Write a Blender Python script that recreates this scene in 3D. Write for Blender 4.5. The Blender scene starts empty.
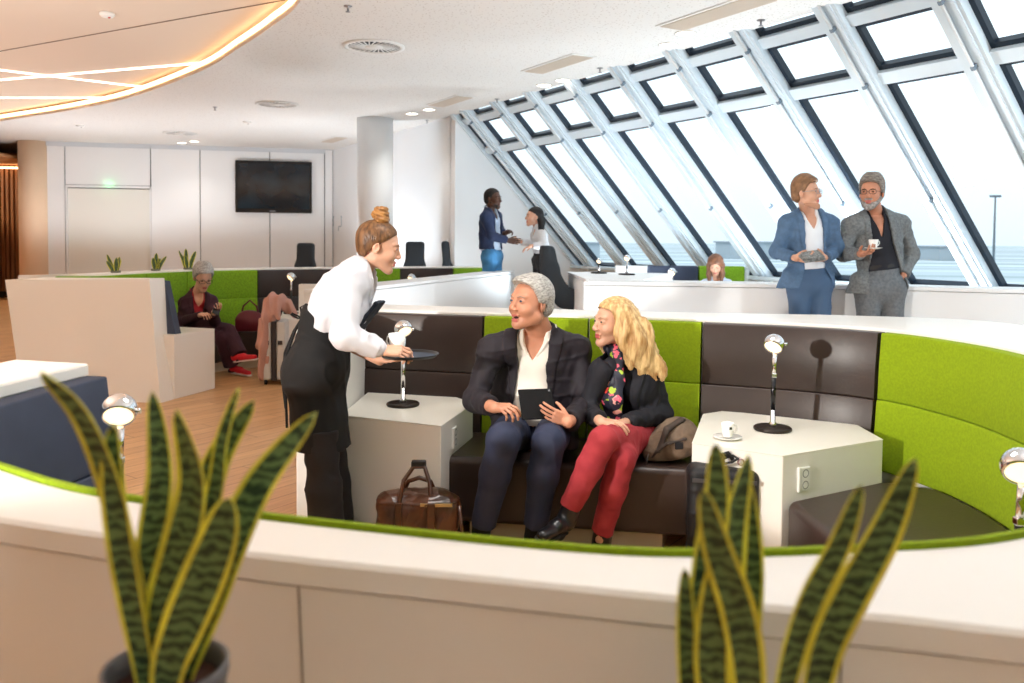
import bpy, bmesh, math, random
import numpy as np
from mathutils import Vector, Matrix, Euler
random.seed(7)
SC = bpy.context.scene
COL = SC.collection
PI = math.pi

# ------------------------------------------------------------------ camera
H = 1.49
FPX, PITCH, ROLL, YP = 831.9, math.radians(2.202), math.radians(.4646), 268.3
_c, _s = math.cos(PITCH), math.sin(PITCH)
FW = np.array([0, _c, -_s]); _U = np.array([0, _s, _c]); _R = np.array([1., 0, 0])
CR = _R*math.cos(ROLL) + _U*math.sin(ROLL)
CU = _U*math.cos(ROLL) - _R*math.sin(ROLL)

def ray(px, py): return FW + CR*(px-512)/FPX + CU*(YP-py)/FPX
def at(px, py, y):                       # world point seen at a photo pixel, at depth y
    d = ray(px, py); return d*(y/d[1]) + np.array([0, 0, H])
def atz(px, py, z):                      # the same, on the horizontal plane z
    d = ray(px, py); return d*((z-H)/d[2]) + np.array([0, 0, H])

cam = bpy.data.cameras.new('camera'); camo = bpy.data.objects.new('camera', cam); COL.objects.link(camo)
m = Matrix(((CR[0], CU[0], -FW[0]), (CR[1], CU[1], -FW[1]), (CR[2], CU[2], -FW[2])))
camo.matrix_world = Matrix.Translation((0, 0, H)) @ m.to_4x4()
cam.sensor_width = 36; cam.lens = FPX*36/1024
cam.shift_y = -(341.5-YP)/1024
cam.clip_start = .05; cam.clip_end = 3000
cam.dof.use_dof = True; cam.dof.focus_distance = 4.1; cam.dof.aperture_fstop = 3.6
SC.camera = camo
SC.view_settings.view_transform = 'Standard'; SC.view_settings.look = 'None'
SC.view_settings.gamma = 1; SC.view_settings.use_curve_mapping = False

# ------------------------------------------------------------------ materials
def lin(c):
    o = []
    for v in c[:3]:
        v = v/255
        o.append(v/12.92 if v <= .04045 else ((v+.055)/1.055)**2.4)
    return tuple(o)+(1,)
MATS = {}
def mat(name, rgb, rough=.5, metal=0, var=0, vscale=8, bump=0, bscale=60, stretch=(1, 1, 1), rgb2=None, coat=0, sheen=0, trans=0, ior=1.45, emit=None, estr=0, spec=.5, sss=0):
    if name in MATS: return MATS[name]
    M = bpy.data.materials.new(name); M.use_nodes = True
    nt = M.node_tree; b = nt.nodes['Principled BSDF']
    b.inputs['Base Color'].default_value = lin(rgb); b.inputs['Roughness'].default_value = rough
    b.inputs['Metallic'].default_value = metal; b.inputs['Coat Weight'].default_value = coat
    b.inputs['Sheen Weight'].default_value = sheen; b.inputs['Transmission Weight'].default_value = trans
    b.inputs['IOR'].default_value = ior; b.inputs['Specular IOR Level'].default_value = spec
    if sss:
        b.inputs['Subsurface Weight'].default_value = sss; b.inputs['Subsurface Radius'].default_value = (.02, .008, .004)
        b.inputs['Subsurface Scale'].default_value = .3
    if emit: b.inputs['Emission Color'].default_value = lin(emit); b.inputs['Emission Strength'].default_value = estr
    if var or bump or rgb2:
        tc = nt.nodes.new('ShaderNodeTexCoord'); mp = nt.nodes.new('ShaderNodeMapping'); mp.inputs['Scale'].default_value = stretch
        nt.links.new(tc.outputs['Object'], mp.inputs[0])
        if var or rgb2:
            n = nt.nodes.new('ShaderNodeTexNoise'); n.inputs['Scale'].default_value = vscale; n.inputs['Detail'].default_value = 5
            nt.links.new(mp.outputs[0], n.inputs['Vector'])
            r = nt.nodes.new('ShaderNodeValToRGB'); r.color_ramp.elements[0].position = .35; r.color_ramp.elements[1].position = .65
            a = rgb; c = rgb2 or tuple(min(255, v*(1+var)) for v in rgb)
            if not rgb2: a = tuple(v*(1-var) for v in rgb)
            r.color_ramp.elements[0].color = lin(a); r.color_ramp.elements[1].color = lin(c)
            nt.links.new(n.outputs[0], r.inputs[0]); nt.links.new(r.outputs[0], b.inputs['Base Color'])
        if bump:
            n2 = nt.nodes.new('ShaderNodeTexNoise'); n2.inputs['Scale'].default_value = bscale; n2.inputs['Detail'].default_value = 4
            nt.links.new(mp.outputs[0], n2.inputs['Vector'])
            bp = nt.nodes.new('ShaderNodeBump'); bp.inputs['Strength'].default_value = bump; bp.inputs['Distance'].default_value = .004
            nt.links.new(n2.outputs[0], bp.inputs['Height']); nt.links.new(bp.outputs[0], b.inputs['Normal'])
    MATS[name] = M
    return M

# ------------------------------------------------------------------ object helpers
def tag(o, label=None, cat=None, group=None, kind=None):
    if label: o['label'] = label
    if cat: o['category'] = cat
    if group: o['group'] = group
    if kind: o['kind'] = kind
    return o
def thing(name, label, cat, loc=(0, 0, 0), rz=0, group=None, kind=None):
    o = bpy.data.objects.new(name, None); COL.objects.link(o)
    o.location = loc; o.rotation_euler = (0, 0, rz); o.empty_display_size = .05
    return tag(o, label, cat, group, kind)
def mesh_obj(name, V, Fc, mats, parent=None, smooth=False, mi=None):
    me = bpy.data.meshes.new(name)
    me.from_pydata([tuple(map(float, v)) for v in V], [], [tuple(f) for f in Fc])
    if not isinstance(mats, (list, tuple)): mats = [mats]
    for q in mats: me.materials.append(q)
    if mi is not None: me.polygons.foreach_set('material_index', np.asarray(mi, dtype=np.int32))
    if smooth: me.polygons.foreach_set('use_smooth', [True]*len(me.polygons))
    me.update()
    o = bpy.data.objects.new(name, me); COL.objects.link(o)
    if parent is not None: o.parent = parent
    return o
def copy_tree(o, parent=None):
    c = o.copy(); COL.objects.link(c)
    if parent is not None: c.parent = parent
    for ch in list(o.children): copy_tree(ch, c)
    return c

class MB:                                  # collects simple solids, builds ONE mesh object
    def __init__(s): s.b = bmesh.new(); s.sm = []
    def _add(s, verts, mtx): bmesh.ops.transform(s.b, matrix=mtx, verts=verts)
    def box(s, lo, hi, bev=0, mtx=None, seg=2):
        lo, hi = Vector(lo), Vector(hi); c = (lo+hi)/2; d = hi-lo
        r = bmesh.ops.create_cube(s.b, size=1)
        vs = r['verts']; bmesh.ops.scale(s.b, vec=d, verts=vs); bmesh.ops.translate(s.b, vec=c, verts=vs)
        if bev:
            es = list({e for v in vs for e in v.link_edges})
            rr = bmesh.ops.bevel(s.b, geom=es, offset=bev, segments=seg, affect='EDGES', profile=.5)
            vs = list({v for f in rr['faces'] for v in f.verts} | {v for v in vs if v.is_valid})
        if mtx is not None: s._add([v for v in vs if v.is_valid], mtx)
        return s
    def prism(s, pts, z0, z1, pts2=None, mtx=None):   # pts bottom outline, pts2 top outline
        n = len(pts); pts2 = pts2 or pts
        a = [s.b.verts.new((p[0], p[1], z0 if len(p) < 3 else p[2])) for p in pts]
        b = [s.b.verts.new((p[0], p[1], z1 if len(p) < 3 else p[2])) for p in pts2]
        ar = sum(pts[i][0]*pts[(i+1) % n][1]-pts[(i+1) % n][0]*pts[i][1] for i in range(n))
        if ar < 0: a.reverse(); b.reverse()
        s.b.faces.new(list(reversed(a))); s.b.faces.new(b)
        for i in range(n): s.b.faces.new((a[i], a[(i+1) % n], b[(i+1) % n], b[i]))
        if mtx is not None: s._add(a+b, mtx)
        return s
    def lathe(s, prof, c=(0, 0, 0), seg=32, mtx=None, cap=True):   # prof: (r, z)
        rings = []
        for r, z in prof:
            if r < 1e-6: rings.append([s.b.verts.new((c[0], c[1], c[2]+z))])
            else: rings.append([s.b.verts.new((c[0]+r*math.cos(2*PI*i/seg), c[1]+r*math.sin(2*PI*i/seg), c[2]+z)) for i in range(seg)])
        for A, B in zip(rings, rings[1:]):
            for i in range(seg):
                j = (i+1) % seg
                if len(A) == 1 and len(B) == 1: continue
                if len(A) == 1: f = (A[0], B[j], B[i])
                elif len(B) == 1: f = (A[i], A[j], B[0])
                else: f = (A[i], A[j], B[j], B[i])
                try: fc = s.b.faces.new(f); fc.smooth = True
                except ValueError: pass
        if cap:
            if len(rings[0]) > 1: s.b.faces.new(list(reversed(rings[0])))
            if len(rings[-1]) > 1: s.b.faces.new(rings[-1])
        if mtx is not None: s._add([v for r in rings for v in r], mtx)
        return s
    def tube(s, pts, r, seg=10, rs=None, cap=True):
        pts = [Vector(p) for p in pts]; n = len(pts); rings = []
        up = Vector((0, 0, 1))
        t0 = (pts[1]-pts[0]).normalized()
        if abs(t0.dot(up)) > .95: up = Vector((1, 0, 0))
        nx = t0.cross(up).normalized()
        for i, p in enumerate(pts):
            t = ((pts[min(i+1, n-1)]-pts[max(i-1, 0)])).normalized()
            nx = (nx - t*nx.dot(t)).normalized(); ny = t.cross(nx)
            rr = rs[i] if rs else r
            rings.append([s.b.verts.new(p+nx*rr*math.cos(2*PI*k/seg)+ny*rr*math.sin(2*PI*k/seg)) for k in range(seg)])
        for A, B in zip(rings, rings[1:]):
            for k in range(seg):
                f = s.b.faces.new((A[k], A[(k+1) % seg], B[(k+1) % seg], B[k])); f.smooth = True
        if cap: s.b.faces.new(list(reversed(rings[0]))); s.b.faces.new(rings[-1])
        return s
    def bar(s, a, b, w, d, up=(0, 0, 1)):     # rectangular bar a->b, w across, d along 'up'
        a, b = Vector(a), Vector(b); t = (b-a).normalized(); up = Vector(up); x = t.cross(up).normalized(); u = x.cross(t)
        V = []
        for p in (a, b):
            for sx, su in ((-1, -1), (1, -1), (1, 1), (-1, 1)): V.append(s.b.verts.new(p+x*w/2*sx+u*d/2*su))
        for f in ((3, 2, 1, 0), (4, 5, 6, 7), (0, 1, 5, 4), (1, 2, 6, 5), (2, 3, 7, 6), (3, 0, 4, 7)):
            s.b.faces.new([V[i] for i in f])
        return s
    def poly(s, pts):
        s.b.faces.new([s.b.verts.new(p) for p in pts]); return s
    def build(s, name, m, parent=None, smooth=False, bevel=0):
        bmesh.ops.recalc_face_normals(s.b, faces=s.b.faces)
        me = bpy.data.meshes.new(name); s.b.to_mesh(me); s.b.free()
        me.materials.append(m)
        if smooth:
            me.polygons.foreach_set('use_smooth', [True]*len(me.polygons))
        o = bpy.data.objects.new(name, me); COL.objects.link(o)
        if parent is not None: o.parent = parent
        if bevel:
            md = o.modifiers.new('bevel', 'BEVEL'); md.width = bevel; md.segments = 2; md.limit_method = 'ANGLE'
        return o

def cr_spline(P, n=8, closed=False):          # Catmull-Rom through points
    P = [np.array(p, float) for p in P]; out = []
    N = len(P)
    rng = range(N if closed else N-1)
    for i in rng:
        if closed: p0, p1, p2, p3 = P[(i-1) % N], P[i], P[(i+1) % N], P[(i+2) % N]
        else: p1, p2 = P[i], P[i+1]; p0 = P[i-1] if i else 2*p1-p2; p3 = P[i+2] if i+2 < N else 2*p2-p1
        for k in range(n):
            t = k/n
            out.append(.5*((2*p1)+(-p0+p2)*t+(2*p0-5*p1+4*p2-p3)*t*t+(-p0+3*p1-3*p2+p3)*t**3))
    if not closed: out.append(P[-1])
    return out

# ------------------------------------------------------------------ signed distance modelling
def V3(*a): return np.array(a if len(a) == 3 else a[0], dtype=np.float64)
def nrm(v): v = np.asarray(v, float); return v/np.linalg.norm(v)
def sines(P, f, seed=0):
    r = np.random.RandomState(seed); o = 0
    for k in range(4):
        d = r.normal(size=3); d /= np.linalg.norm(d); ph = r.rand()*6.28
        o = o + np.sin((P[..., 0]*d[0]+P[..., 1]*d[1]+P[..., 2]*d[2])*f*(1+.35*k)+ph+1.3*np.sin((P[..., 0]*d[1]+P[..., 1]*d[2]+P[..., 2]*d[0])*f*.6+ph))
    return o/4
class SDF:
    def __init__(s, lo, hi, h):
        s.lo = np.array(lo, float); s.h = h
        s.n = np.maximum(4, np.ceil((np.array(hi, float)-s.lo)/h).astype(int)+1)
        s.D = np.full(s.n, 10., np.float32)
    def sub(s, lo, hi):
        a = np.clip(np.floor((np.array(lo)-s.lo)/s.h).astype(int), 0, s.n); b = np.clip(np.ceil((np.array(hi)-s.lo)/s.h).astype(int)+1, 0, s.n)
        if (b <= a).any(): return None, None
        ax = [s.lo[i]+s.h*np.arange(a[i], b[i]) for i in range(3)]
        P = np.stack(np.meshgrid(*ax, indexing='ij'), -1).astype(np.float32)
        return (slice(a[0], b[0]), slice(a[1], b[1]), slice(a[2], b[2])), P
    def comb(s, sl, d, k, op):
        A = s.D[sl]
        if op == 'sub':
            if k > 0:
                hh = np.clip(.5-.5*(A+d)/k, 0, 1); s.D[sl] = A*(1-hh)+(-d)*hh+k*hh*(1-hh)
            else: s.D[sl] = np.maximum(A, -d)
        else:
            if k > 0:
                hh = np.clip(.5+.5*(A-d)/k, 0, 1); s.D[sl] = A*(1-hh)+d*hh-k*hh*(1-hh)
            else: s.D[sl] = np.minimum(A, d)
    def cone(s, a, b, ra, rb, k=.01, flat=None, op='add'):      # tapered capsule; flat=(axis, factor) squashes it along axis
        a, b = V3(a), V3(b); M = max(ra, rb)+k+3*s.h
        if flat is not None: M = max(ra, rb)*max(1, flat[1])+k+3*s.h
        sl, P = s.sub(np.minimum(a, b)-M, np.maximum(a, b)+M)
        if sl is None: return s
        P = P-a.astype(np.float32); ab = (b-a).astype(np.float32); L = float(ab@ab)+1e-9
        t = np.clip((P@ab)/L, 0, 1); Q = P-t[..., None]*ab
        fac = 1
        if flat is not None:
            ax = nrm(flat[0]).astype(np.float32); c = Q@ax; Q = Q+(c*(1/flat[1]-1))[..., None]*ax; fac = min(1, flat[1])
        d = np.sqrt((Q*Q).sum(-1))-(ra+(rb-ra)*t)
        s.comb(sl, d*(fac if fac == 1 else (fac+1)/2), k, op); return s
    def chain(s, pts, rs, k=.01, **kw):
        for i in range(len(pts)-1): s.cone(pts[i], pts[i+1], rs[i], rs[i+1], k, **kw)
        return s
    def ell(s, c, r, R=None, k=.01, op='add'):                  # ellipsoid, R columns = axes
        c = V3(c); r = np.array(r, float); M = max(r)+k+3*s.h
        sl, P = s.sub(c-M, c+M)
        if sl is None: return s
        P = P-c.astype(np.float32)
        if R is not None: P = P@np.asarray(R, np.float32)
        k0 = np.sqrt(((P/r)**2).sum(-1)); k1 = np.sqrt(((P/(r*r))**2).sum(-1))+1e-9
        s.comb(sl, (k0*(k0-1)/k1).astype(np.float32), k, op); return s
    def box(s, c, hs, R=None, rd=.005, k=.005, op='add'):
        c = V3(c); hs = np.array(hs, float); M = np.linalg.norm(hs)+k+3*s.h
        sl, P = s.sub(c-M, c+M)
        if sl is None: return s
        P = P-c.astype(np.float32)
        if R is not None: P = P@np.asarray(R, np.float32)
        q = np.abs(P)-(hs-rd); d = np.sqrt((np.maximum(q, 0)**2).sum(-1))+np.minimum(q.max(-1), 0)-rd
        s.comb(sl, d.astype(np.float32), k, op); return s
    def fn(s, f, op='max', lo=None, hi=None):                   # D = f(P, D)
        sl, P = s.sub(s.lo if lo is None else lo, s.lo+s.h*s.n if hi is None else hi)
        if sl is None: return s
        s.D[sl] = f(P, s.D[sl]); return s
    def wrinkle(s, amp, f, seed=0):                             # soft undulation, plus sharp fold ridges for the larger amplitudes
        if amp < .003 or amp > .0056: return s.fn(lambda P, D: np.where(np.abs(D) < .05, D+amp*sines(P, f, seed), D))
        return s.fn(lambda P, D: np.where(np.abs(D) < .05, D+amp*.55*sines(P, f, seed)-amp*.95*np.exp(-(sines(P, f*.75, seed+50)/.16)**2), D))
    def nets(s):
        D = s.D.copy()
        for ax in range(3):
            i0 = [slice(None)]*3; i0[ax] = 0; D[tuple(i0)] = 1; i0[ax] = -1; D[tuple(i0)] = 1
        S = D < 0; nx, ny, nz = D.shape
        c = [S[i:nx-1+i, j:ny-1+j, k:nz-1+k] for i in (0, 1) for j in (0, 1) for k in (0, 1)]
        al = c[0].copy(); an = c[0].copy()
        for q in c[1:]: al &= q; an |= q
        I, J, K = np.nonzero(an & ~al); N = len(I)
        if N == 0: return np.zeros((0, 3)), np.zeros((0, 4), int)
        off = np.array([(i, j, k) for i in (0, 1) for j in (0, 1) for k in (0, 1)])
        vals = np.stack([D[I+o[0], J+o[1], K+o[2]] for o in off], 1)
        acc = np.zeros((N, 3)); cnt = np.zeros(N)
        for a in range(8):
            for b in range(a+1, 8):
                if np.abs(off[a]-off[b]).sum() != 1: continue
                va, vb = vals[:, a], vals[:, b]; mk = (va < 0) != (vb < 0)
                t = np.where(mk, va/np.where(mk, va-vb, 1), 0)
                acc += np.where(mk[:, None], off[a]+t[:, None]*(off[b]-off[a]), 0); cnt += mk
        V = s.lo+s.h*(np.stack([I, J, K], 1)+acc/cnt[:, None])
        idx = np.full(D.shape, -1, np.int32); idx[I, J, K] = np.arange(N)
        Q = []
        for ax in range(3):
            sh = [slice(0, n) for n in D.shape]; sh[ax] = slice(0, D.shape[ax]-1); s2 = list(sh); s2[ax] = slice(1, D.shape[ax])
            A = S[tuple(sh)]; B = S[tuple(s2)]
            i = np.stack(np.nonzero(A != B), 1)
            u, v = (ax+1) % 3, (ax+2) % 3
            i = i[(i[:, u] > 0) & (i[:, v] > 0)]
            def g(du, dv):
                j = i.copy(); j[:, u] -= du; j[:, v] -= dv; return idx[j[:, 0], j[:, 1], j[:, 2]]
            q = np.stack([g(0, 0), g(1, 0), g(1, 1), g(0, 1)], 1)
            inside = S[i[:, 0], i[:, 1], i[:, 2]]
            q[~inside] = q[~inside][:, ::-1]
            Q.append(q)
        Q = np.concatenate(Q); Q = Q[(Q >= 0).all(1)]
        return V, Q
def np_mesh(name, V, Q, mats, parent=None, mi=None, smooth=True):
    me = bpy.data.meshes.new(name)
    me.vertices.add(len(V)); me.vertices.foreach_set('co', np.asarray(V, np.float32).ravel())
    me.loops.add(len(Q)*4); me.loops.foreach_set('vertex_index', np.asarray(Q, np.int32).ravel())
    me.polygons.add(len(Q)); me.polygons.foreach_set('loop_start', np.arange(len(Q), dtype=np.int32)*4)
    me.update(calc_edges=True)
    if not isinstance(mats, (list, tuple)): mats = [mats]
    for q in mats: me.materials.append(q)
    if mi is not None: me.polygons.foreach_set('material_index', np.asarray(mi, np.int32))
    if smooth: me.polygons.foreach_set('use_smooth', np.ones(len(Q), bool))
    me.validate(); me.update()
    o = bpy.data.objects.new(name, me); COL.objects.link(o)
    if parent is not None: o.parent = parent
    return o
def sdf_obj(name, sdfs, mats, parent=None, cls=None):
    if not isinstance(sdfs, (list, tuple)): sdfs = [sdfs]
    VV, QQ, n = [], [], 0
    for s in sdfs:
        V, Q = s.nets(); VV.append(V); QQ.append(Q+n); n += len(V)
    V = np.concatenate(VV); Q = np.concatenate(QQ)
    mi = None
    if cls is not None: mi = cls(V[Q].mean(1))
    o = np_mesh(name, V, Q, mats, None, mi)
    if parent is not None:
        o.parent = parent; o.matrix_parent_inverse = Matrix.Translation(-Vector(parent.location))
    return o
PEOPLE = True
# ------------------------------------------------------------------ people helpers
def cut_plane(S, p, n, reach):              # removes what lies beyond point p along n, near p only
    p = V3(p); n = nrm(n)
    def f(P, D):
        q = P-p; t = q@n; r = np.sqrt(np.maximum((q*q).sum(-1)-t*t, 0))
        return np.where((r < reach) & (t > 0) & (t < .05), np.maximum(D, t), D)
    return S.fn(f, lo=p-reach*1.6, hi=p+reach*1.6)

def frame(fwd, up=(0, 0, 1)):               # columns: right, forward, up
    f = nrm(fwd); u = np.array(up, float); u = nrm(u-f*(u@f)); r = np.cross(f, u)
    return np.stack([r, f, u], 1)

def head_prims(S, c, R, sc=1., female=False, jaw=1., smile=False, open_mouth=False, heavy=0):
    g = lambda x, y, z: c+R@(np.array([x, y, z])*sc)
    E = lambda p, r, k=.01, op='add': S.ell(g(*p), np.array(r)*sc, R, k*sc, op)
    C = lambda a, b, ra, rb, k=.01, flat=None, op='add': S.cone(g(*a), g(*b), ra*sc, rb*sc, k*sc, flat=None if flat is None else (R@np.array(flat[0], float), flat[1]), op=op)
    E((0, -.014, .036), (.075, .096, .083))
    E((0, .030, -.012), (.062+heavy*.006, .062, .088), .02)
    w = .040*jaw if not female else .034
    for s in (-1, 1):
        C((s*w, .002, -.058), (s*.012, .066, -.097), .027+heavy*.006, .019, .02)
        E((s*.036, .055, -.030), (.024+heavy*.004, .028, .026), .016)
        C((s*.016, .083, .026), (s*.042, .070, .028), .0085, .009, .012)
        E((s*.031, .094, .008), (.017, .013, .0115), .008, 'sub')
        E((s*.031, .074, .007), (.0165, .0155, .0135), .004)     # lids and eyeball mass
        E((s*.0115, .100, -.033), (.0085, .010, .0075), .006)
        S.ell(g(s*.077, -.010, -.004), np.array((.0085, .019, .032))*sc, R@np.array(Euler((.15, 0, s*-.35)).to_matrix()), .004*sc)
        E((s*.083, -.004, -.002), (.004, .009, .015), .004, 'sub')
    C((0, .060, -.095), (0, .072, -.101), .020, .016, .015)
    C((0, .085, .016), (0, .106, -.022), .0075, .0095, .012)
    E((0, .106, -.027), (.010, .0095, .0085), .006)
    mo = .010 if open_mouth else 0
    C((-.017, .086, -.058), (.017, .086, -.058), .0058, .0058, .006); C((0, .092, -.0575), (0, .092, -.0575), .006, .006, .006)
    C((-.014, .085, -.072-mo*.6), (.014, .085, -.072-mo*.6), .007, .007, .006); C((0, .089, -.071-mo*.6), (0, .089, -.071-mo*.6), .006, .006, .005)
    mc = .004 if smile else 0
    C((-.021, .093, -.0635+mc), (0, .101, -.0650-mo*.3), .0028, .0030+mo*.25, .002, op='sub')
    C((.021, .093, -.0635+mc), (0, .101, -.0650-mo*.3), .0028, .0030+mo*.25, .002, op='sub')
    return g

def neck_prims(S, c, R, N, sc=1., r=.054):
    S.cone(c+R@(np.array([0, -.022, -.045])*sc), N, r*sc, (r+.006)*sc, .02*sc)

def hand_prims(S, w, d, n, right=True, sc=1., curl=.5, spread=.12, thumb=.5, curls=None, h=.003):
    """w wrist, d direction of the fingers, n normal out of the palm"""
    d = nrm(d); n = nrm(np.array(n, float)-d*(np.array(n, float)@d)); t = np.cross(d, n)*(1 if right else -1)  # t: thumb side
    w = V3(w)
    def P(a, b, c_): return w+(d*a+t*b+n*c_)*sc
    ks = []
    for i, y in enumerate((.030, .010, -.010, -.028)):
        k = P(.088-(.004, 0, .003, .011)[i], y, 0); ks.append(k)
        S.cone(P(.010, y*.62, 0), k, .0135*sc, .0112*sc, .010*sc)
    S.cone(P(.020, .020, .006), P(.060, .026, .008), .015*sc, .012*sc, .01*sc)
    S.cone(P(.020, -.018, .005), P(.062, -.024, .006), .014*sc, .011*sc, .01*sc)
    L = [(.040, .026, .020), (.045, .029, .021), (.042, .027, .020), (.033, .020, .018)]
    for i in range(4):
        cu = (curls[i] if curls else curl*(1+.12*i))
        yaw = (.5, .15, -.2, -.55)[i]*spread*2
        dd = nrm(d*math.cos(yaw)+t*math.sin(yaw)); p = ks[i]; a = cu*.55; r = (.0085, .0088, .0083, .0074)[i]*sc
        for j, l in enumerate(L[i]):
            q = p+(dd*math.cos(a)+n*math.sin(a))*l*sc
            S.cone(p, q, r*(1-.07*j), r*(1-.07*(j+1)), .003*sc); p = q; a += cu*(.9, .7, 0)[j]
    b = P(.022, .022, .006); e = nrm(d*(.72)+t*(.75-.35*thumb)+n*(.15+.55*thumb))
    q = b+e*.040*sc; S.cone(b, q, .0150*sc, .0108*sc, .008*sc)
    e2 = nrm(e+d*.25+n*.25*thumb-t*.3*thumb); q2 = q+e2*.030*sc; S.cone(q, q2, .0105*sc, .0092*sc, .004*sc)
    e3 = nrm(e2+d*.2-t*.2*thumb); S.cone(q2, q2+e3*.024*sc, .0092*sc, .0078*sc, .003*sc)

class Body:
    """joints in world space; fwd = where the chest looks"""
    def __init__(b, **k): b.sc = 1.; b.bulk = 1.; b.__dict__.update(k); b.M = (b.SL+b.SR)/2; b.Wc = b.W; b.T = frame(b.fwd, b.M-b.W)
    def torso(b, S, i=0., k=.02, pelvis=True, chestk=1.):
        T, M, W, sc, B = b.T, b.M, b.Wc, b.sc, b.bulk; f = T[:, 1]
        a = b.SL+(b.SR-b.SL)*.14; c = b.SR+(b.SL-b.SR)*.14
        S.cone(a, c, .058*sc+i, .058*sc+i, k)
        for s_ in (b.SL, b.SR): S.cone(b.N+T[:, 2]*.015, s_+(M-s_)*.18, .046*sc+i, .046*sc+i, k)
        S.cone(M+(W-M)*.22, M+(W-M)*.62, .158*sc*chestk+i, .150*sc*B+i, k, flat=(f, .66*B**.5))
        S.cone(M+(W-M)*.62, W, .150*sc*B+i, .138*sc*B+i, k, flat=(f, .70*B**.5))
        if b.__dict__.get('bust'):
            for s in (-1, 1): S.ell(M+(W-M)*.42+T[:, 0]*s*.068*sc+f*.085*sc, np.array((.058, .05, .056))*sc+i, T, .03)
        if b.__dict__.get('belly'): S.ell(M+(W-M)*.86+f*.055, np.array((.12, b.belly, .13))+i, T, .04)
        if pelvis:
            hm = (b.HL+b.HR)/2
            S.cone(W, hm, .140*sc*B+i, .138*sc*B+i, k, flat=(f, .76))
            S.cone(b.HL, b.HR, .092*sc+i, .092*sc+i, .03)
        return S
    def arm(b, S, side, i=0., k=.012, to_wrist=1., i2=None):
        s, e, w = (b.SL, b.EL, b.WL) if side == 'L' else (b.SR, b.ER, b.WR); sc = b.sc; i2 = i if i2 is None else i2
        S.cone(s, e, .050*sc+i, .041*sc+i, k); q = e+(w-e)*to_wrist
        S.cone(e, q, .043*sc+i, .029*sc+i2, k)
        if to_wrist < 1 or i > 0: cut_plane(S, q, w-e, .06+i2)
        return S
    def legs(b, S, i=0., k=.012, upto=1., hem=.0, sides='LR', thigh=.080):
        sc = b.sc
        for q in sides:
            h, kn, an = (b.HL, b.KL, b.AL) if q == 'L' else (b.HR, b.KR, b.AR)
            a2 = kn+(an-kn)*upto
            S.cone(h, kn, thigh*sc+i, .056*sc+i, k); S.cone(kn, kn+(a2-kn)*.4, .054*sc+i, .052*sc+i+hem*.3, k); S.cone(kn+(a2-kn)*.4, a2, .052*sc+i+hem*.3, .036*sc+i+hem, k)
            if i > 0: cut_plane(S, a2, an-kn, .10)
        return S
    def tor(b, P):                                  # torso coordinates of points
        q = P-b.M; return q@b.T[:, 0], q@b.T[:, 1], q@b.T[:, 2]
    def opening(b, S, prof, y0=.0, lapel=.035, raise_=.006, x0=0., top=.12, lap_lo=None, lap=None):
        zs = np.array([p[0] for p in prof][::-1]); ws = np.array([p[1] for p in prof][::-1])
        lap_lo = prof[-1][0] if lap_lo is None else lap_lo
        def f(P, D):
            X, Y, Z = b.tor(P); X = X-x0
            w = np.interp(Z, zs, ws); ax = np.abs(X)
            if raise_:
                lw = lapel*np.clip((Z-lap_lo)/max(1e-3, (.02-lap_lo)), 0, 1)**.6
                band = (ax > w) & (ax < w+lw) & (Y > 0) & (Z > lap_lo) & (Z < top)
                D = np.where(band, D-raise_, D)
            cut = np.minimum(w-ax, Y-y0); cut = np.where(w <= 0, -1, cut)
            return np.maximum(D, cut)
        return S.fn(f)
    def vneck(b, S, w=.045, depth=.09, lap=.026, top=.10):
        return b.opening(S, [(.14, w*1.25), (.04, w), (.0, w*.62), (-depth, 0.), (-depth-.3, -.01)], y0=-.01, lapel=lap, raise_=.007, lap_lo=-depth*.55, top=top)
    def collar(b, S, r=.062, h=.018, th=.006, tilt=.35, gap=.6, c=None, k=.004):
        T = b.T; c = b.N+T[:, 2]*.035 if c is None else c; pts = []
        for j in range(17):
            a = -PI/2+PI*gap*.0+(j/16-.5)*(2*PI-gap*1.0)-PI/2+PI/2
            x, y = math.cos(a)*r, math.sin(a)*r
            pts.append(c+T[:, 0]*x+T[:, 1]*y*1.0-T[:, 2]*(max(0, y)*tilt))
        for p, q in zip(pts, pts[1:]): S.cone(p, q, th, th, k, flat=(T[:, 2], h/th))
        # collar points
        for e in (pts[0], pts[-1]):
            S.cone(e, e-T[:, 2]*.045+T[:, 1]*.012+T[:, 0]*(.020 if (e-c)@T[:, 0] > 0 else -.020), th*2.2, th*.8, k, flat=(T[:, 1], .4))
        return S

def shoe(S, heel, toe, up=(0, 0, 1), sc=1., h=.0):
    heel, toe = V3(heel), V3(toe); u = nrm(up); d = toe-heel
    S.cone(heel+d*.08+u*.045, heel+d*.45+u*.045, .036*sc, .036*sc, .01)
    S.cone(heel+d*.35+u*.038, heel+d*.88+u*.024, .038*sc, .030*sc, .012, flat=(u, .85))
    S.cone(heel+d*.05+u*.045, heel+d*.1+u*.10, .033*sc, .034*sc, .02)
    return S
def sole(S, heel, toe, up=(0, 0, 1), sc=1., th=.012):
    heel, toe = V3(heel), V3(toe); u = nrm(up); d = toe-heel
    S.cone(heel+d*.1+u*.010, heel+d*.5+u*.010, .036*sc, .037*sc, .008, flat=(u, .3)); S.cone(heel+d*.5+u*.010, heel+d*.9+u*.010, .037*sc, .034*sc, .008, flat=(u, .3))
    return S

def box_of(*pts, m=.12):
    P = np.array(pts); return P.min(0)-m, P.max(0)+m

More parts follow.
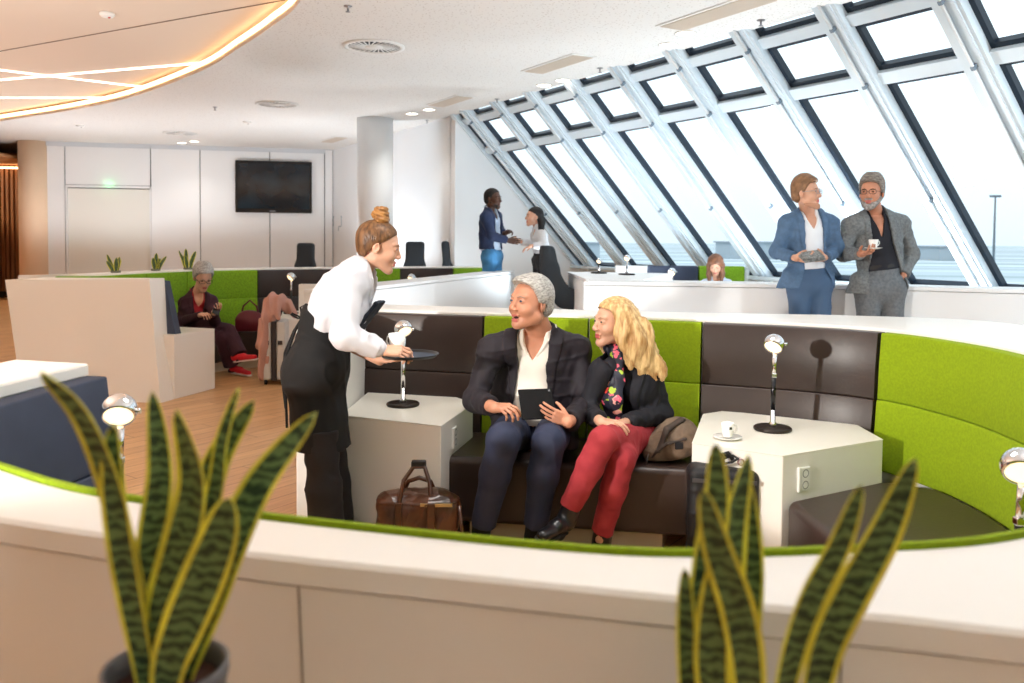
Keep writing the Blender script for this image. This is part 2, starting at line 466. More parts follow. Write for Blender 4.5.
def eyes_obj(parent, c, R, sc, h=.0, iris=(70, 90, 110)):
    """two eyeballs: white, iris and pupil by facing; one mesh"""
    V, F, mi = [], [], []
    for s in (-1, 1):
        o = c+R@(np.array([s*.031, .0785, .0075])*sc); r = .0125*sc; n0 = len(V); n, m = 12, 10
        for i in range(m+1):
            th = PI*i/m
            for j in range(n):
                ph = 2*PI*j/n; V.append(o+R@(np.array([math.sin(th)*math.cos(ph), math.cos(th), math.sin(th)*math.sin(ph)*.62])*r))
        for i in range(m):
            for j in range(n):
                F.append((n0+i*n+j, n0+i*n+(j+1) % n, n0+(i+1)*n+(j+1) % n, n0+(i+1)*n+j)); mi.append(2 if i < 1 else 1 if i < 3 else 0)
    o = mesh_obj('eyes', V, F, [mat('eye_white', (225, 218, 212), .2), mat('iris_%d' % iris[0], iris, .15), mat('pupil', (15, 12, 10), .1)], None, True, mi)
    fix(o, parent); return o
def fix(o, parent):
    o.parent = parent; o.matrix_parent_inverse = Matrix.Translation(-Vector(parent.location)); return o
def brows_obj(parent, c, R, sc, m, th=.0032):
    S = SDF(*box_of(c+R@(np.array([0, .09, .03])*sc), m=.06*sc), .0022)
    for s in (-1, 1):
        g = lambda x, y, z: c+R@(np.array([x, y, z])*sc)
        S.chain([g(s*.015, .096, .024), g(s*.030, .091, .029), g(s*.046, .078, .024)], [th*sc, th*sc, th*.7*sc], .002)
    return sdf_obj('eyebrows', S, m, parent)

SKIN = mat('skin_fair', (214, 164, 138), .45, var=.03, vscale=14, sss=.05)
SKIN_RED = mat('skin_ruddy', (200, 140, 112), .45, var=.05, vscale=12, sss=.05)
SKIN_DARK = mat('skin_dark', (86, 58, 46), .42, var=.05, vscale=12)
LIPS = mat('lips', (190, 105, 98), .4)
LIPS_DK = mat('lips_dark', (95, 55, 50), .4)
MOUTH = mat('mouth_inside', (60, 25, 25), .6)
def body_obj(parent, c, R, sc, sdfs, skin=SKIN, lips=LIPS, mo=0.):
    def cls(P):
        q = (P-c)@R/sc
        lip = (np.abs(q[:, 0]) < .019) & (q[:, 1] > .083) & (q[:, 2] < -.0545) & (q[:, 2] > -.0765-mo)
        inn = (np.abs(q[:, 0]) < .016) & (q[:, 1] > .06) & (q[:, 1] < .0905+.0*mo) & (q[:, 2] < -.060) & (q[:, 2] > -.0700-mo) if mo else np.zeros(len(P), bool)
        return np.where(inn, 2, np.where(lip, 1, 0))
    return sdf_obj('body', sdfs, [skin, lips, MOUTH], parent, cls)

def glasses_obj(parent, c, R, sc, m, w=.024, hh=.016):
    b = MB(); g = lambda x, y, z: c+R@(np.array([x, y, z])*sc)
    for s in (-1, 1):
        b.tube([g(s*.032+w*math.copysign(abs(math.cos(a))**.6, math.cos(a)), .104-.10*abs(s*.032+w*math.cos(a)), .006+hh*math.copysign(abs(math.sin(a))**.6, math.sin(a))) for a in np.linspace(0, 2*PI, 17)], .0021*sc, 6)
        b.tube([g(s*.057, .098, .010), g(s*.074, .060, .010), g(s*.080, .0, .008)], .0018*sc, 6)
    b.tube([g(-.009, .107, .010), g(.009, .107, .010)], .002*sc, 6)
    return fix(b.build('glasses', m), parent)

def short_hair(parent, c, R, sc, m, h=.0035, vol=.010, line=(.050, .80), side=-.01, amp=.002, name='hair', top=0., back=-.07, seed=1):
    S = SDF(*box_of(c, m=.16*sc), h); g = lambda x, y, z: c+R@(np.array([x, y, z])*sc)
    S.ell(g(0, -.016, .040+top/2), np.array((.076+vol, .096+vol, .084+vol+top))*sc, R, 0)
    S.ell(g(0, -.055, -.01), np.array((.062+vol, .052+vol, .06))*sc, R, .02*sc)
    if top: S.ell(g(.01, .045, .095), np.array((.055, .045, .028))*sc, R, .02*sc)
    def f(P, D):
        q = (P-c)@R/sc; X, Y, Z = q[..., 0], q[..., 1], q[..., 2]
        D = D+amp*np.sin(Z*240+Y*420+3*sines(q, 60, seed))*.6+amp*sines(q*np.array([3, 1, 1]), 110, seed+1)*.7
        lineZ = np.where(Y > .015, line[0]+line[1]*(Y-.05)*.6, side+.55*(Y+.0)*(Y < .015))     # hairline height over y
        lineZ = np.where(Y < -.03, back+.0*Y+.8*(Y+.03)*.3, lineZ); lineZ = np.where((Y > -.03) & (Y < .015), side+(Y+.03)*.2, lineZ)
        lineZ = np.where((Y >= .015) & (Y < .05), side+.01+(line[0]-side-.01)*(Y-.015)/.035, lineZ)
        return np.maximum(D, (lineZ-Z)*.8*sc)
    S.fn(f)
    return sdf_obj(name, S, m, parent)
# ------------------------------------------------------------------ room shell
CZ = 3.34                                    # flat ceiling
ANG = math.radians(29.3156); SLOPE = math.radians(45.65)
UU = V3(-math.sin(ANG), math.cos(ANG), 0); NN = V3(math.cos(ANG), math.sin(ANG), 0); ZZ = V3(0, 0, 1)
NC, S0, BAY = 5.601, 11.049, .930
DD = NN*math.cos(SLOPE)-ZZ*math.sin(SLOPE)   # down the glazing
QQ = -NN*math.sin(SLOPE)-ZZ*math.cos(SLOPE)  # into the room
def ns(n, s, z=0): return NN*n+UU*s+ZZ*z
def gl(s, L, q=0.): return ns(NC, s, 3.29)+DD*L+QQ*q   # point on the glazing
WHITE = mat('wall_white', (236, 238, 240), .6)
WARMW = mat('lacquer_white', (244, 241, 236), .32, spec=.5)
FRAMEW = mat('frame_white', (214, 226, 234), .4)
BLACKF = mat('frame_black_blue', (22, 38, 54), .45)

def floor_mat():
    M = bpy.data.materials.new('oak_planks'); M.use_nodes = True; nt = M.node_tree; b = nt.nodes['Principled BSDF']
    tc = nt.nodes.new('ShaderNodeTexCoord'); mp = nt.nodes.new('ShaderNodeMapping'); mp.inputs['Rotation'].default_value = (0, 0, -.95); nt.links.new(tc.outputs['Object'], mp.inputs[0])
    br = nt.nodes.new('ShaderNodeTexBrick'); br.inputs['Scale'].default_value = 1; br.inputs['Brick Width'].default_value = 1.1; br.inputs['Row Height'].default_value = .14; br.inputs['Mortar Size'].default_value = .003
    br.inputs['Color1'].default_value = lin((216, 172, 120)); br.inputs['Color2'].default_value = lin((200, 152, 102)); br.inputs['Mortar'].default_value = lin((140, 96, 60)); nt.links.new(mp.outputs[0], br.inputs['Vector'])
    mp2 = nt.nodes.new('ShaderNodeMapping'); mp2.inputs['Scale'].default_value = (1.2, 14, 1); nt.links.new(mp.outputs[0], mp2.inputs[0])
    n = nt.nodes.new('ShaderNodeTexNoise'); n.inputs['Scale'].default_value = 3; n.inputs['Detail'].default_value = 6; nt.links.new(mp2.outputs[0], n.inputs['Vector'])
    mx = nt.nodes.new('ShaderNodeMix'); mx.data_type = 'RGBA'; mx.blend_type = 'MULTIPLY'; mx.inputs[0].default_value = .45
    r = nt.nodes.new('ShaderNodeValToRGB'); r.color_ramp.elements[0].color = (.55, .5, .45, 1); r.color_ramp.elements[1].color = (1.15, 1.12, 1.1, 1); r.color_ramp.elements[0].position = .3; r.color_ramp.elements[1].position = .7
    nt.links.new(n.outputs[0], r.inputs[0]); nt.links.new(br.outputs[0], mx.inputs[6]); nt.links.new(r.outputs[0], mx.inputs[7]); nt.links.new(mx.outputs[2], b.inputs['Base Color'])
    b.inputs['Roughness'].default_value = .35
    return M
def st(o): return tag(o, kind='structure')
def poly_slab(name, pts, z0, z1, m, parent=None):
    o = MB().prism([(p[0], p[1]) for p in pts], z0, z1).build(name, m, parent)
    if parent is None: st(o)
    return o
P2 = lambda *a: [tuple(ns(n, s)[:2]) for n, s in a]
poly_slab('floor', P2((-24, -10), (8.05, -10), (8.05, 12), (5.8, 12), (5.8, 26), (-24, 26)), -.12, 0, floor_mat())
# raised floor along the windows
poly_slab('floor_platform', [(9.6, 4.2), (5.5, 5.2), (1.9, 5.75), (.45, 6.7), (-.95, 7.55), (-1.5, 10.4), (-1.2, 12.9)]+P2((5.55, 11.6), (7.80, 11.6), (7.80, 0))[::1], 0, .20, MATS['oak_planks'] if 'oak_planks' in MATS else bpy.data.materials['oak_planks'])

def ceil_mat():
    M = bpy.data.materials.new('ceiling_perforated'); M.use_nodes = True; nt = M.node_tree; b = nt.nodes['Principled BSDF']; b.inputs['Roughness'].default_value = .8
    tc = nt.nodes.new('ShaderNodeTexCoord'); v = nt.nodes.new('ShaderNodeTexVoronoi'); v.inputs['Scale'].default_value = 30; nt.links.new(tc.outputs['Object'], v.inputs['Vector'])
    r = nt.nodes.new('ShaderNodeValToRGB'); r.color_ramp.elements[0].position = .16; r.color_ramp.elements[0].color = lin((196, 190, 184)); r.color_ramp.elements[1].position = .26; r.color_ramp.elements[1].color = lin((226, 224, 221))
    nt.links.new(v.outputs['Distance'], r.inputs[0]); nt.links.new(r.outputs[0], b.inputs['Base Color']); return M
CEIL = ceil_mat()
cove_px = [(-60, 131), (0, 121), (70, 110), (130, 97), (200, 71), (240, 47), (270, 27), (300, 0)]
cv = [tuple(atz(x, y, CZ)[:2]) for x, y in cove_px]
cv = [(-16, 15.2), (-12, 14.4)]+cv+[(-1.25, 5.2), (-1.1, 3.6), (-1.5, 1.2), (-2.6, -1.6), (-4.6, -4.0), (-8, -5.6)]
CV = cr_spline(cv, 10)
right = P2((-9, -10), (5.50, -10), (5.50, 26), (-24, 26))
b = MB(); pts = [(p[0], p[1]) for p in CV]
lower = pts+[(-14, -7.5)]+[tuple(ns(-8, -10)[:2])]+P2((5.50, -10), (5.50, 26), (-22, 26))
b.prism(lower, CZ, CZ+.10); o = b.build('ceiling', CEIL); bm = bmesh.new(); bm.from_mesh(o.data); bmesh.ops.triangulate(bm, faces=bm.faces[:]); bm.to_mesh(o.data); bm.free(); st(o)
RECESS = mat('ceiling_plaster', (232, 214, 196), .8)
o = MB().prism(P2((-26, -14), (2.2, -14), (2.2, 24), (-26, 30)), CZ+.13, CZ+.2).build('ceiling_recess', RECESS); st(o)
# slab above everything so that no daylight leaks in
o = MB().prism(P2((-26, -14), (5.3, -14), (5.3, 28), (-26, 28)), CZ+.62, CZ+.7).build('ceiling_slab', WHITE); st(o)
# light cove: riser plus LED profile following the curve
cove = MB()
for p, q in zip(CV, CV[1:]): cove.poly([(p[0], p[1], CZ-.004), (q[0], q[1], CZ-.004), (q[0], q[1], CZ+.045), (p[0], p[1], CZ+.045)])
o = cove.build('trim_1', RECESS); st(o)
LEDW = mat('led_warm', (255, 226, 180), .5, emit=(255, 206, 150), estr=6.0)
led = MB(); off = []
for i, p in enumerate(CV):
    t = nrm(CV[min(i+1, len(CV)-1)]-CV[max(i-1, 0)]); off.append(p+V3(t[1], -t[0], 0)[:2]*.012)
for p, q in zip(off, off[1:]): led.poly([(p[0], p[1], CZ+.045), (q[0], q[1], CZ+.045), (q[0], q[1], CZ+.095), (p[0], p[1], CZ+.095)])
tag(led.build('cove_light_strip', LEDW), 'warm glowing light strip following the curved ceiling recess', 'light strip')
LEDC = mat('led_cool', (255, 240, 236), .5, emit=(255, 232, 224), estr=5)
for n_, ((a, c), lab) in enumerate(zip([((-70, 86), (216, 62)), ((-70, 62), (150, 88)), ((-70, 98), (110, 98))], ['straight ceiling light line running up to the right, longest of three', 'straight ceiling light line running down to the right, crossing the longest one', 'straight horizontal ceiling light line, lowest of three'])):
    A, B = atz(*a, CZ+.118), atz(*c, CZ+.118)
    tag(MB().bar(A, B, .020, .010).build('linear_light', LEDC), lab, 'ceiling light', 'straight light lines in the ceiling recess')
o = MB().bar(atz(-60, 62, CZ+.128), atz(285, 0, CZ+.128), .012, .006).build('trim_2', mat('joint_dark', (120, 95, 75), .8)); st(o)

# ---- sloped glazing
KS = range(0, 17)
rf = 0
def pane(mb, s0, s1, L0, L1, q=-.03): mb.poly([gl(s0, L0, q), gl(s1, L0, q), gl(s1, L1, q), gl(s0, L1, q)])
def glass_mat():
    M = bpy.data.materials.new('window_glass'); M.use_nodes = True; nt = M.node_tree; nt.nodes.clear()
    o = nt.nodes.new('ShaderNodeOutputMaterial'); t = nt.nodes.new('ShaderNodeBsdfTransparent'); t.inputs[0].default_value = (.93, .97, .98, 1); g = nt.nodes.new('ShaderNodeBsdfGlossy'); g.inputs['Roughness'].default_value = .02
    mx = nt.nodes.new('ShaderNodeMixShader'); mx.inputs[0].default_value = .05; nt.links.new(t.outputs[0], mx.inputs[1]); nt.links.new(g.outputs[0], mx.inputs[2]); nt.links.new(mx.outputs[0], o.inputs[0]); return M
GLASS = glass_mat()
LT, LS = .571, 3.174
def frame_bars(mb, s0, s1, L0, L1, w=.042, d=.06):      # s0>s1
    up = tuple(QQ); q = -.02
    mb.bar(gl(s0-w/2, L0, q), gl(s0-w/2, L1, q), w, d, up); mb.bar(gl(s1+w/2, L0, q), gl(s1+w/2, L1, q), w, d, up)
    mb.bar(gl(s0, L0+w/2, q), gl(s1, L0+w/2, q), w, d, up); mb.bar(gl(s0, L1-w/2, q), gl(s1, L1-w/2, q), w, d, up)
bays = [(S0+.50, S0+.23)]+[(S0-BAY*k, S0-BAY*k-.72) for k in KS]
for i, (s0, s1) in enumerate(bays):
    w = thing('window_%d' % (i+1), None, None, tuple(gl((s0+s1)/2, LS)), kind='structure'); inv = Matrix.Translation(-w.location)
    fb = MB(); pb = MB()
    for L0, L1 in ((-.62, -.005), (.11, LT), (LT+.12, LS)):
        frame_bars(fb, s0, s1, L0, L1); pane(pb, s0, s1, L0, L1)
    for o in (fb.build('window_frame', BLACKF, w), pb.build('window_pane', GLASS, w)): o.matrix_parent_inverse = inv
    # white rafter on the near side of this bay
    ra, rb = s1, bays[i+1][0] if i+1 < len(bays) else s1-.2
    rr = MB().bar(gl((ra+rb)/2, -.62, .015), gl((ra+rb)/2, LS+.02, .015), abs(ra-rb), .15, tuple(QQ)); mid = (ra+rb)/2
    rr.bar(gl(mid+.045, -.62, .10), gl(mid+.045, LS, .10), .075, .03, tuple(QQ)); rr.bar(gl(mid-.06, -.62, .095), gl(mid-.06, LS, .095), .03, .02, tuple(QQ))
    o = rr.build('trim_%d' % (3+i), FRAMEW); st(o)
o = MB().bar(gl(S0+.56, -.62, .015), gl(S0+.56, LS, .015), .12, .15, tuple(QQ)).build('trim_30', FRAMEW); st(o)
for j, (L, h_) in enumerate(((.052, .105), (LT+.06, .115))):
    o = MB().bar(gl(S0+.6, L, -.0), gl(S0-BAY*17, L, -.0), h_, .10, tuple(QQ)).build('trim_%d' % (31+j), FRAMEW); st(o)
# guide tubes of the blinds, one per rafter
TUBE = mat('tube_white', (238, 244, 248), .25)
for i, (s0, s1) in enumerate(bays[:12]):
    ra, rb = s1, bays[i+1][0]; sm = (ra+rb)/2+.0
    t = tag(thing('blind_rail', 'white guide tube fixed along a slanted window post', 'blind rail', tuple(gl(sm, 0, .12)), group='blind guide tubes on the window posts'), 'white guide tube fixed along a slanted window post')
    inv = Matrix.Translation(-t.location)
    L1 = 1.95
    a = MB().tube([gl(sm, -.30, .125), gl(sm, L1, .125)], .011, 8).build('tube', TUBE, t); a.matrix_parent_inverse = inv
    for L in (.05, LT+.06, L1-.03):
        a = MB().bar(gl(sm-.0, L, .08), gl(sm-.0, L, .14), .03, .03, tuple(DD)).build('bracket', mat('bracket_grey', (120, 136, 150), .4), t); a.matrix_parent_inverse = inv
# sill wall and ledge
zs = 3.29-LS*math.sin(SLOPE); nsill = NC+LS*math.cos(SLOPE)
poly_slab('wall_right', P2((nsill+.02, -10), (nsill+.24, -10), (nsill+.24, 11.8), (nsill+.02, 11.8)), 0, zs-.02, WHITE)
poly_slab('trim_33', P2((nsill-.20, -10), (nsill+.20, -10), (nsill+.20, 11.8), (nsill-.20, 11.8)), zs-.04, zs-.0, FRAMEW)
# end wall of the glazed bay (triangular cheek) and the wall beyond
a = [ns(5.50, 11.6, 0), ns(8.1, 11.6, 0), ns(8.1, 11.6, zs-.3), ns(NC, 11.6, 3.29+.16), ns(5.50, 11.6, 4.0)]
bm_ = MB(); V = [bm_.b.verts.new(p) for p in a]; V2 = [bm_.b.verts.new(p+UU*.2) for p in a]
bm_.b.faces.new(V); bm_.b.faces.new(V2[::-1]); [bm_.b.faces.new((V[i], V[(i+1) % 5], V2[(i+1) % 5], V2[i])) for i in range(5)]
st(bm_.build('wall_end', WHITE))
poly_slab('wall_side', P2((5.50, 11.75), (5.70, 11.75), (5.70, 26), (5.50, 26)), 0, CZ+.3, WHITE)
# fascia above the ceiling edge, so the room closes onto the glazing head
poly_slab('trim_34', P2((5.40, -10), (5.50, -10), (5.50, 11.75), (5.40, 11.75)), CZ+.02, CZ+.62, WHITE)
poly_slab('ceiling_head', P2((4.8, -12), (5.42, -12), (5.42, 12), (4.8, 12)), CZ+.3, CZ+.36, WHITE)

# ---- back wall with panels, door and screen
WA, WB = V3(-4.09, 18.18, 0), V3(-9.62, 16.97, 0)
wd = nrm(WB-WA); wn = V3(-wd[1], wd[0], 0); wn = wn if wn[1] < 0 else -wn
def onwall(px, py, off=0):
    d = ray(px, py); o = V3(0, 0, H); t = ((WA+wn*off-o)@wn)/(d@wn); return o+d*t
def wall_rect(name, px0, px1, z0, z1, d0, d1, m, parent=None, bev=0):
    a, c = onwall(px0, 236), onwall(px1, 236); b_ = MB()
    P = [a+wn*d0, c+wn*d0, c+wn*d1, a+wn*d1]; b_.prism([(p[0], p[1]) for p in P], z0, z1)
    return b_.build(name, m, parent, bevel=bev)
def zat(px, py): return onwall(px, py)[2]
PANEL = mat('wall_panel', (232, 232, 232), .5)
WE = onwall(46, 236)
WX = WA-wd*.35
poly_slab('wall_back', [WX+wn*-.02, WE+wn*-.02, WE-wn*.25, WX-wn*.25], 0, CZ+.1, mat('joint_grey', (128, 130, 132), .8))
dz = zat(110, 188)
xs = [47, 66, 151.5, 200.6, 270, 324.6]
xs += [333]
for i, (a, c) in enumerate(zip(xs, xs[1:])):
    if i == 1:
        o = wall_rect('wall_panel', a+.6, c-.6, dz+.06, CZ-.01, 0, .03, PANEL)
    else: o = wall_rect('wall_panel', a+.5, c-.5, .0, CZ-.01, 0, .03, PANEL)
    st(o)
dr = thing('door_1', None, None, tuple(onwall(110, 236)*V3(1, 1, 0)), kind='structure'); inv = Matrix.Translation(-dr.location)
for o in (wall_rect('door_leaf', 68.5, 150, .01, dz-.02, -.01, .012, mat('door_white', (228, 226, 218), .5), dr), wall_rect('door_frame', 66.6, 68.3, 0, dz+.05, 0, .05, PANEL, dr), wall_rect('door_frame', 150.2, 151.9, 0, dz+.05, 0, .05, PANEL, dr), wall_rect('door_frame', 66.6, 151.9, dz, dz+.05, 0, .05, PANEL, dr)): o.matrix_parent_inverse = inv
st(wall_rect('trim_35', 46, 325, CZ-.09, CZ, .03, .05, mat('shadow_gap', (205, 208, 212), .6)))
# rounded corner post and wood-slatted passage on the far left
pc = onwall(34, 236)+wn*-.10
st(MB().lathe([(.30, 0), (.30, CZ)], (pc[0], pc[1], 0), 32).build('wall_corner', mat('plaster_warm', (236, 206, 176), .6)))
WOOD = mat('wood_slats', (168, 118, 78), .5, rgb2=(132, 90, 58), vscale=3, stretch=(8, 8, .5))
b = MB()
for i in range(46):
    x = -15.4+i*.11; b.box((x, 19.0, 0), (x+.06, 19.08, 3.1), .004)
b.box((-15.6, 19.08, 0), (-10.0, 19.2, 3.3)); st(b.build('wall_left_far', WOOD))
st(MB().box((-15.6, 16.0, 3.02), (-10.3, 19.1, 3.08)).build('ceiling_passage', mat('ceiling_brown', (206, 156, 112), .7)))
tag(MB().box((-15.5, 18.86, 2.93), (-10.25, 18.92, 2.965)).build('cove_light_strip', LEDW), 'warm light strip in the wood-slatted passage at far left', 'light strip')
st(MB().box((-15.6, 18.93, 0), (-10.0, 18.99, .14)).build('baseboard_left', mat('base_black', (36, 32, 30), .6)))
cb = thing('wooden_cabinet', 'tall light wooden cabinet against the slatted wall at far left', 'cabinet', (-12.2, 18.4, 0)); WD = mat('wood_light', (186, 140, 92), .5, var=.08, stretch=(6, 6, 1))
MB().box((-1.2, -.25, 0), (.62, .25, 1.98), .01).build('body', WD, cb); MB().box((.56, -.29, 0), (.66, -.24, 2.0), .004).build('side_trim', mat('wood_pale', (214, 172, 120), .5), cb)
# outer shell: walls behind the camera and at the left
st(MB().box((-17, -7, 0), (-16.8, 20, CZ+.6)).build('wall_left', mat('wall_cream', (226, 206, 184), .7)))
st(MB().box((-17, -7.2, 0), (14, -7, CZ+.6)).build('wall_front', mat('wall_cream', (226, 206, 184))))
st(MB().box((-17, 20.0, 0), (-3, 20.2, CZ+.6)).build('wall_far', mat('wall_cream', (226, 206, 184))))
# round column
cc = at(375, 236, 13.3)
st(MB().lathe([(.285, 0), (.285, CZ)], (cc[0], cc[1], 0), 48).build('wall_column', WHITE))

# TV
tv = thing('television', 'black flat television hung on the white panelled back wall', 'television', tuple(onwall(274, 187, .06))); inv = Matrix.Translation(-tv.location)
z0, z1 = zat(274, 213), zat(274, 161.5)
for o in (wall_rect('bezel', 236, 312, z0, z1, .05, .11, mat('tv_black', (12, 12, 14), .25), tv, .006), wall_rect('screen', 238.6, 309.5, z0+.09, z1-.06, .105, .114, mat('tv_screen', (24, 42, 52), .10, rgb2=(12, 18, 26), vscale=2), tv), wall_rect('logo', 270, 276, z0+.03, z0+.045, .108, .113, mat('logo_grey', (150, 150, 155), .4), tv)): o.matrix_parent_inverse = inv
# two faint pictograms (seated figures) on the white side wall
SG = mat('pictogram_grey', (176, 186, 194), .6)
for k, px in enumerate((333.5, 341.5)):
    d = ray(px, 225); t = (5.50-(V3(0, 0, H)@NN))/(d@NN); p = V3(0, 0, H)+d*t; ax = UU; b = MB()
    for (a_, z_, w_, h_) in ((0, .06, .03, .16), (.05, -.03, .10, .03), (.10, -.08, .03, .09), (0, .17, .05, .05)): b.bar(p+ax*a_*2-NN*.004+ZZ*(z_-h_/2), p+ax*a_*2-NN*.004+ZZ*(z_+h_/2), w_*1.6, .006, tuple(NN))
    tag(b.build('wall_pictogram', SG), 'faint grey pictogram on the white wall, %s of two' % ('left' if k == 0 else 'right'), 'sign', 'pictograms on the white wall')

# ---- ceiling fittings
VG = mat('vent_white', (226, 224, 220), .5); VD = mat('vent_dark', (34, 34, 38), .7)
for k, (px, py, r, lab) in enumerate(((374, 46, .30, 'large round swirl air diffuser in the ceiling, nearest one'), (277, 104, .30, 'round swirl air diffuser in the ceiling, middle one'), (180, 133, .30, 'round swirl air diffuser in the ceiling nearest the back wall'))):
    p = atz(px, py, CZ); t = thing('ceiling_vent', lab, 'ceiling vent', (p[0], p[1], CZ-.002), group='round ceiling diffusers')
    MB().lathe([(r, 0), (r, -.012), (r*.86, -.016), (r*.84, -.004)], seg=40, cap=False).build('rim', VG, t)
    MB().lathe([(0, -.001), (r*.85, -.001)], seg=40, cap=False).build('backing', VD, t)
    b = MB()
    for i in range(26):
        a = 2*PI*i/26; c_, s_ = math.cos(a), math.sin(a); c2, s2 = math.cos(a+.35), math.sin(a+.35)
        b.bar((c_*r*.30, s_*r*.30, -.010), (c2*r*.84, s2*r*.84, -.010), r*.045, .006)
    b.lathe([(0, -.014), (r*.3, -.014), (r*.3, -.004)], seg=24, cap=False); b.build('vanes', VG, t)
for k, (px, py, L, w, lab) in enumerate(((557, 64, 1.05, .30, 'long slatted ceiling grille, second from the windows corner'), (450, 101, 1.0, .30, 'long slatted ceiling grille between the first column and the windows'), (715, 13, 1.15, .32, 'long slatted ceiling grille at the top edge of the photo'), (334, 139.5, 1.0, .30, 'long slatted ceiling grille beside the column'))):
    p = atz(px, py, CZ); t = thing('ceiling_grille', lab, 'ceiling vent', (p[0], p[1], CZ-.001), ANG+PI/2, group='long ceiling grilles')
    gm = mat('grille_beige', (206, 192, 176), .6)
    MB().box((-L/2, -w/2, -.008), (L/2, w/2, 0)).build('frame', VG, t); b = MB()
    for i in range(12): b.box((-L/2+.03, -w/2+.03+i*(w-.06)/12, -.014), (L/2-.03, -w/2+.03+(i+.72)*(w-.06)/12, -.004))
    b.build('slats', gm, t)
for k, (px, py) in enumerate(((544, 85), (563, 80), (412, 113.5), (429, 109.4), (668.5, 44.5), (685.5, 33), (182, 142.7), (194, 141.2))):
    p = atz(px, py, CZ); t = thing('downlight', 'round recessed downlight in the ceiling, %s' % ('left of the pair near the third grille', 'right of the pair near the middle grille', 'left of the pair above the white column', 'right of the pair above the white column', 'lower one of the brightest pair near the windows', 'upper one of the brightest pair near the windows', 'left of the pair above the white door', 'right of the pair above the white door')[k], 'downlight', (p[0], p[1], CZ-.001), group='recessed ceiling downlights')
    r = .085
    MB().lathe([(r+.015, 0), (r+.015, -.006), (r, -.008), (r, 0)], seg=24, cap=False).build('rim', VG, t)
    MB().lathe([(0, -.004), (r, -.004)], seg=24, cap=False).build('lens', mat('downlight_lens', (255, 250, 240), .5, emit=(255, 244, 226), estr=9), t)
for k, (px, py, lab) in enumerate(((107, 13, 'white smoke detector on the warm ceiling recess'), (80, 125, 'small white smoke detector above the white door'), (247, 121.5, 'flat white smoke detector above the television'))):
    z = CZ+.13 if k == 0 else CZ; p = atz(px, py, z); t = thing('smoke_detector', lab, 'smoke detector', (p[0], p[1], z))
    MB().lathe([(.065, 0), (.065, -.018), (.05, -.035), (.0, -.040)], seg=24).build('housing', mat('detector_white', (240, 238, 234), .4), t); MB().lathe([(.012, -.036), (.010, -.046), (0, -.047)], (.02, 0, 0), seg=12).build('indicator', mat('indicator', (200, 60, 50), .4) if k == 0 else VD, t)
for k, (px, py) in enumerate(((761, 20), (600, 68), (497, 99), (427, 120), (215, 107), (348, 6))):
    p = atz(px, py, CZ); t = thing('ceiling_sprinkler', 'small ceiling sprinkler, %s' % ('nearest the right windows', 'beside the middle grille', 'near the window corner', 'above the white column', 'above the white wall panels', 'nearest the top edge of the photo')[k], 'sprinkler', (p[0], p[1], CZ), group='ceiling sprinklers')
    MB().lathe([(.035, 0), (.035, -.005), (.010, -.007), (.008, -.045), (.020, -.047), (.020, -.050), (0, -.052)], seg=16).build('head', mat('metal_dull', (150, 150, 154), .35, metal=.8), t)

# ---- outside: airfield apron far below, a mast and low distant buildings
def apron():
    M = bpy.data.materials.new('apron_ground'); M.use_nodes = True; nt = M.node_tree; b = nt.nodes['Principled BSDF']; b.inputs['Roughness'].default_value = .9
    tc = nt.nodes.new('ShaderNodeTexCoord'); mp = nt.nodes.new('ShaderNodeMapping'); mp.inputs['Rotation'].default_value = (0, 0, .12); nt.links.new(tc.outputs['Object'], mp.inputs[0])
    sp = nt.nodes.new('ShaderNodeSeparateXYZ'); nt.links.new(mp.outputs[0], sp.inputs[0]); lg = nt.nodes.new('ShaderNodeMath'); lg.operation = 'LOGARITHM'; lg.inputs[1].default_value = 2.718; nt.links.new(sp.outputs[1], lg.inputs[0])
    cb_ = nt.nodes.new('ShaderNodeCombineXYZ'); nt.links.new(lg.outputs[0], cb_.inputs[1]); n = nt.nodes.new('ShaderNodeTexNoise'); n.inputs['Scale'].default_value = 14; n.inputs['Detail'].default_value = 3; nt.links.new(cb_.outputs[0], n.inputs['Vector'])
    r = nt.nodes.new('ShaderNodeValToRGB'); e = r.color_ramp.elements; e[0].position = .42; e[0].color = lin((150, 168, 172)); e[1].position = .50; e[1].color = lin((182, 194, 202)); q = e.new(.60); q.color = lin((206, 216, 222))
    nt.links.new(n.outputs[0], r.inputs[0]); nt.links.new(r.outputs[0], b.inputs['Base Color']); return M
tag(MB().box((-500, 12, -9.1), (900, 1500, -9)).build('ground', apron()), kind='structure')
ms = thing('light_mast', 'tall thin lamp mast outside the right window', 'lamp post', tuple(at(994, 243, 150)*V3(1, 1, 0)+V3(0, 0, -9)))
MM = mat('mast_grey', (100, 112, 122), .6); MB().lathe([(.28, 0), (.14, 18.3)], seg=12).build('pole', MM, ms); MB().box((-1.0, -.2, 18.2), (1.0, .2, 18.6), .05).build('lamp_head', MM, ms)
for k, (x0, x1, hh) in enumerate(((560, 600, 7), (730, 790, 8), (940, 985, 6.5))):
    a, c = at(x0, 243, 420), at(x1, 243, 420); t = thing('terminal_building', 'low pale building on the horizon, %s' % ('behind the left windows', 'behind the reading woman', 'behind the right window')[k], 'building', (a[0], 420, -9))
    MB().box((0, 0, 0), (c[0]-a[0], 30, hh), .2).build('walls', mat('far_building', (170, 182, 190), .8), t); MB().box((-1, -1, hh), (c[0]-a[0]+1, 31, hh+.8), .1).build('roof', mat('far_roof', (150, 162, 172), .8), t)
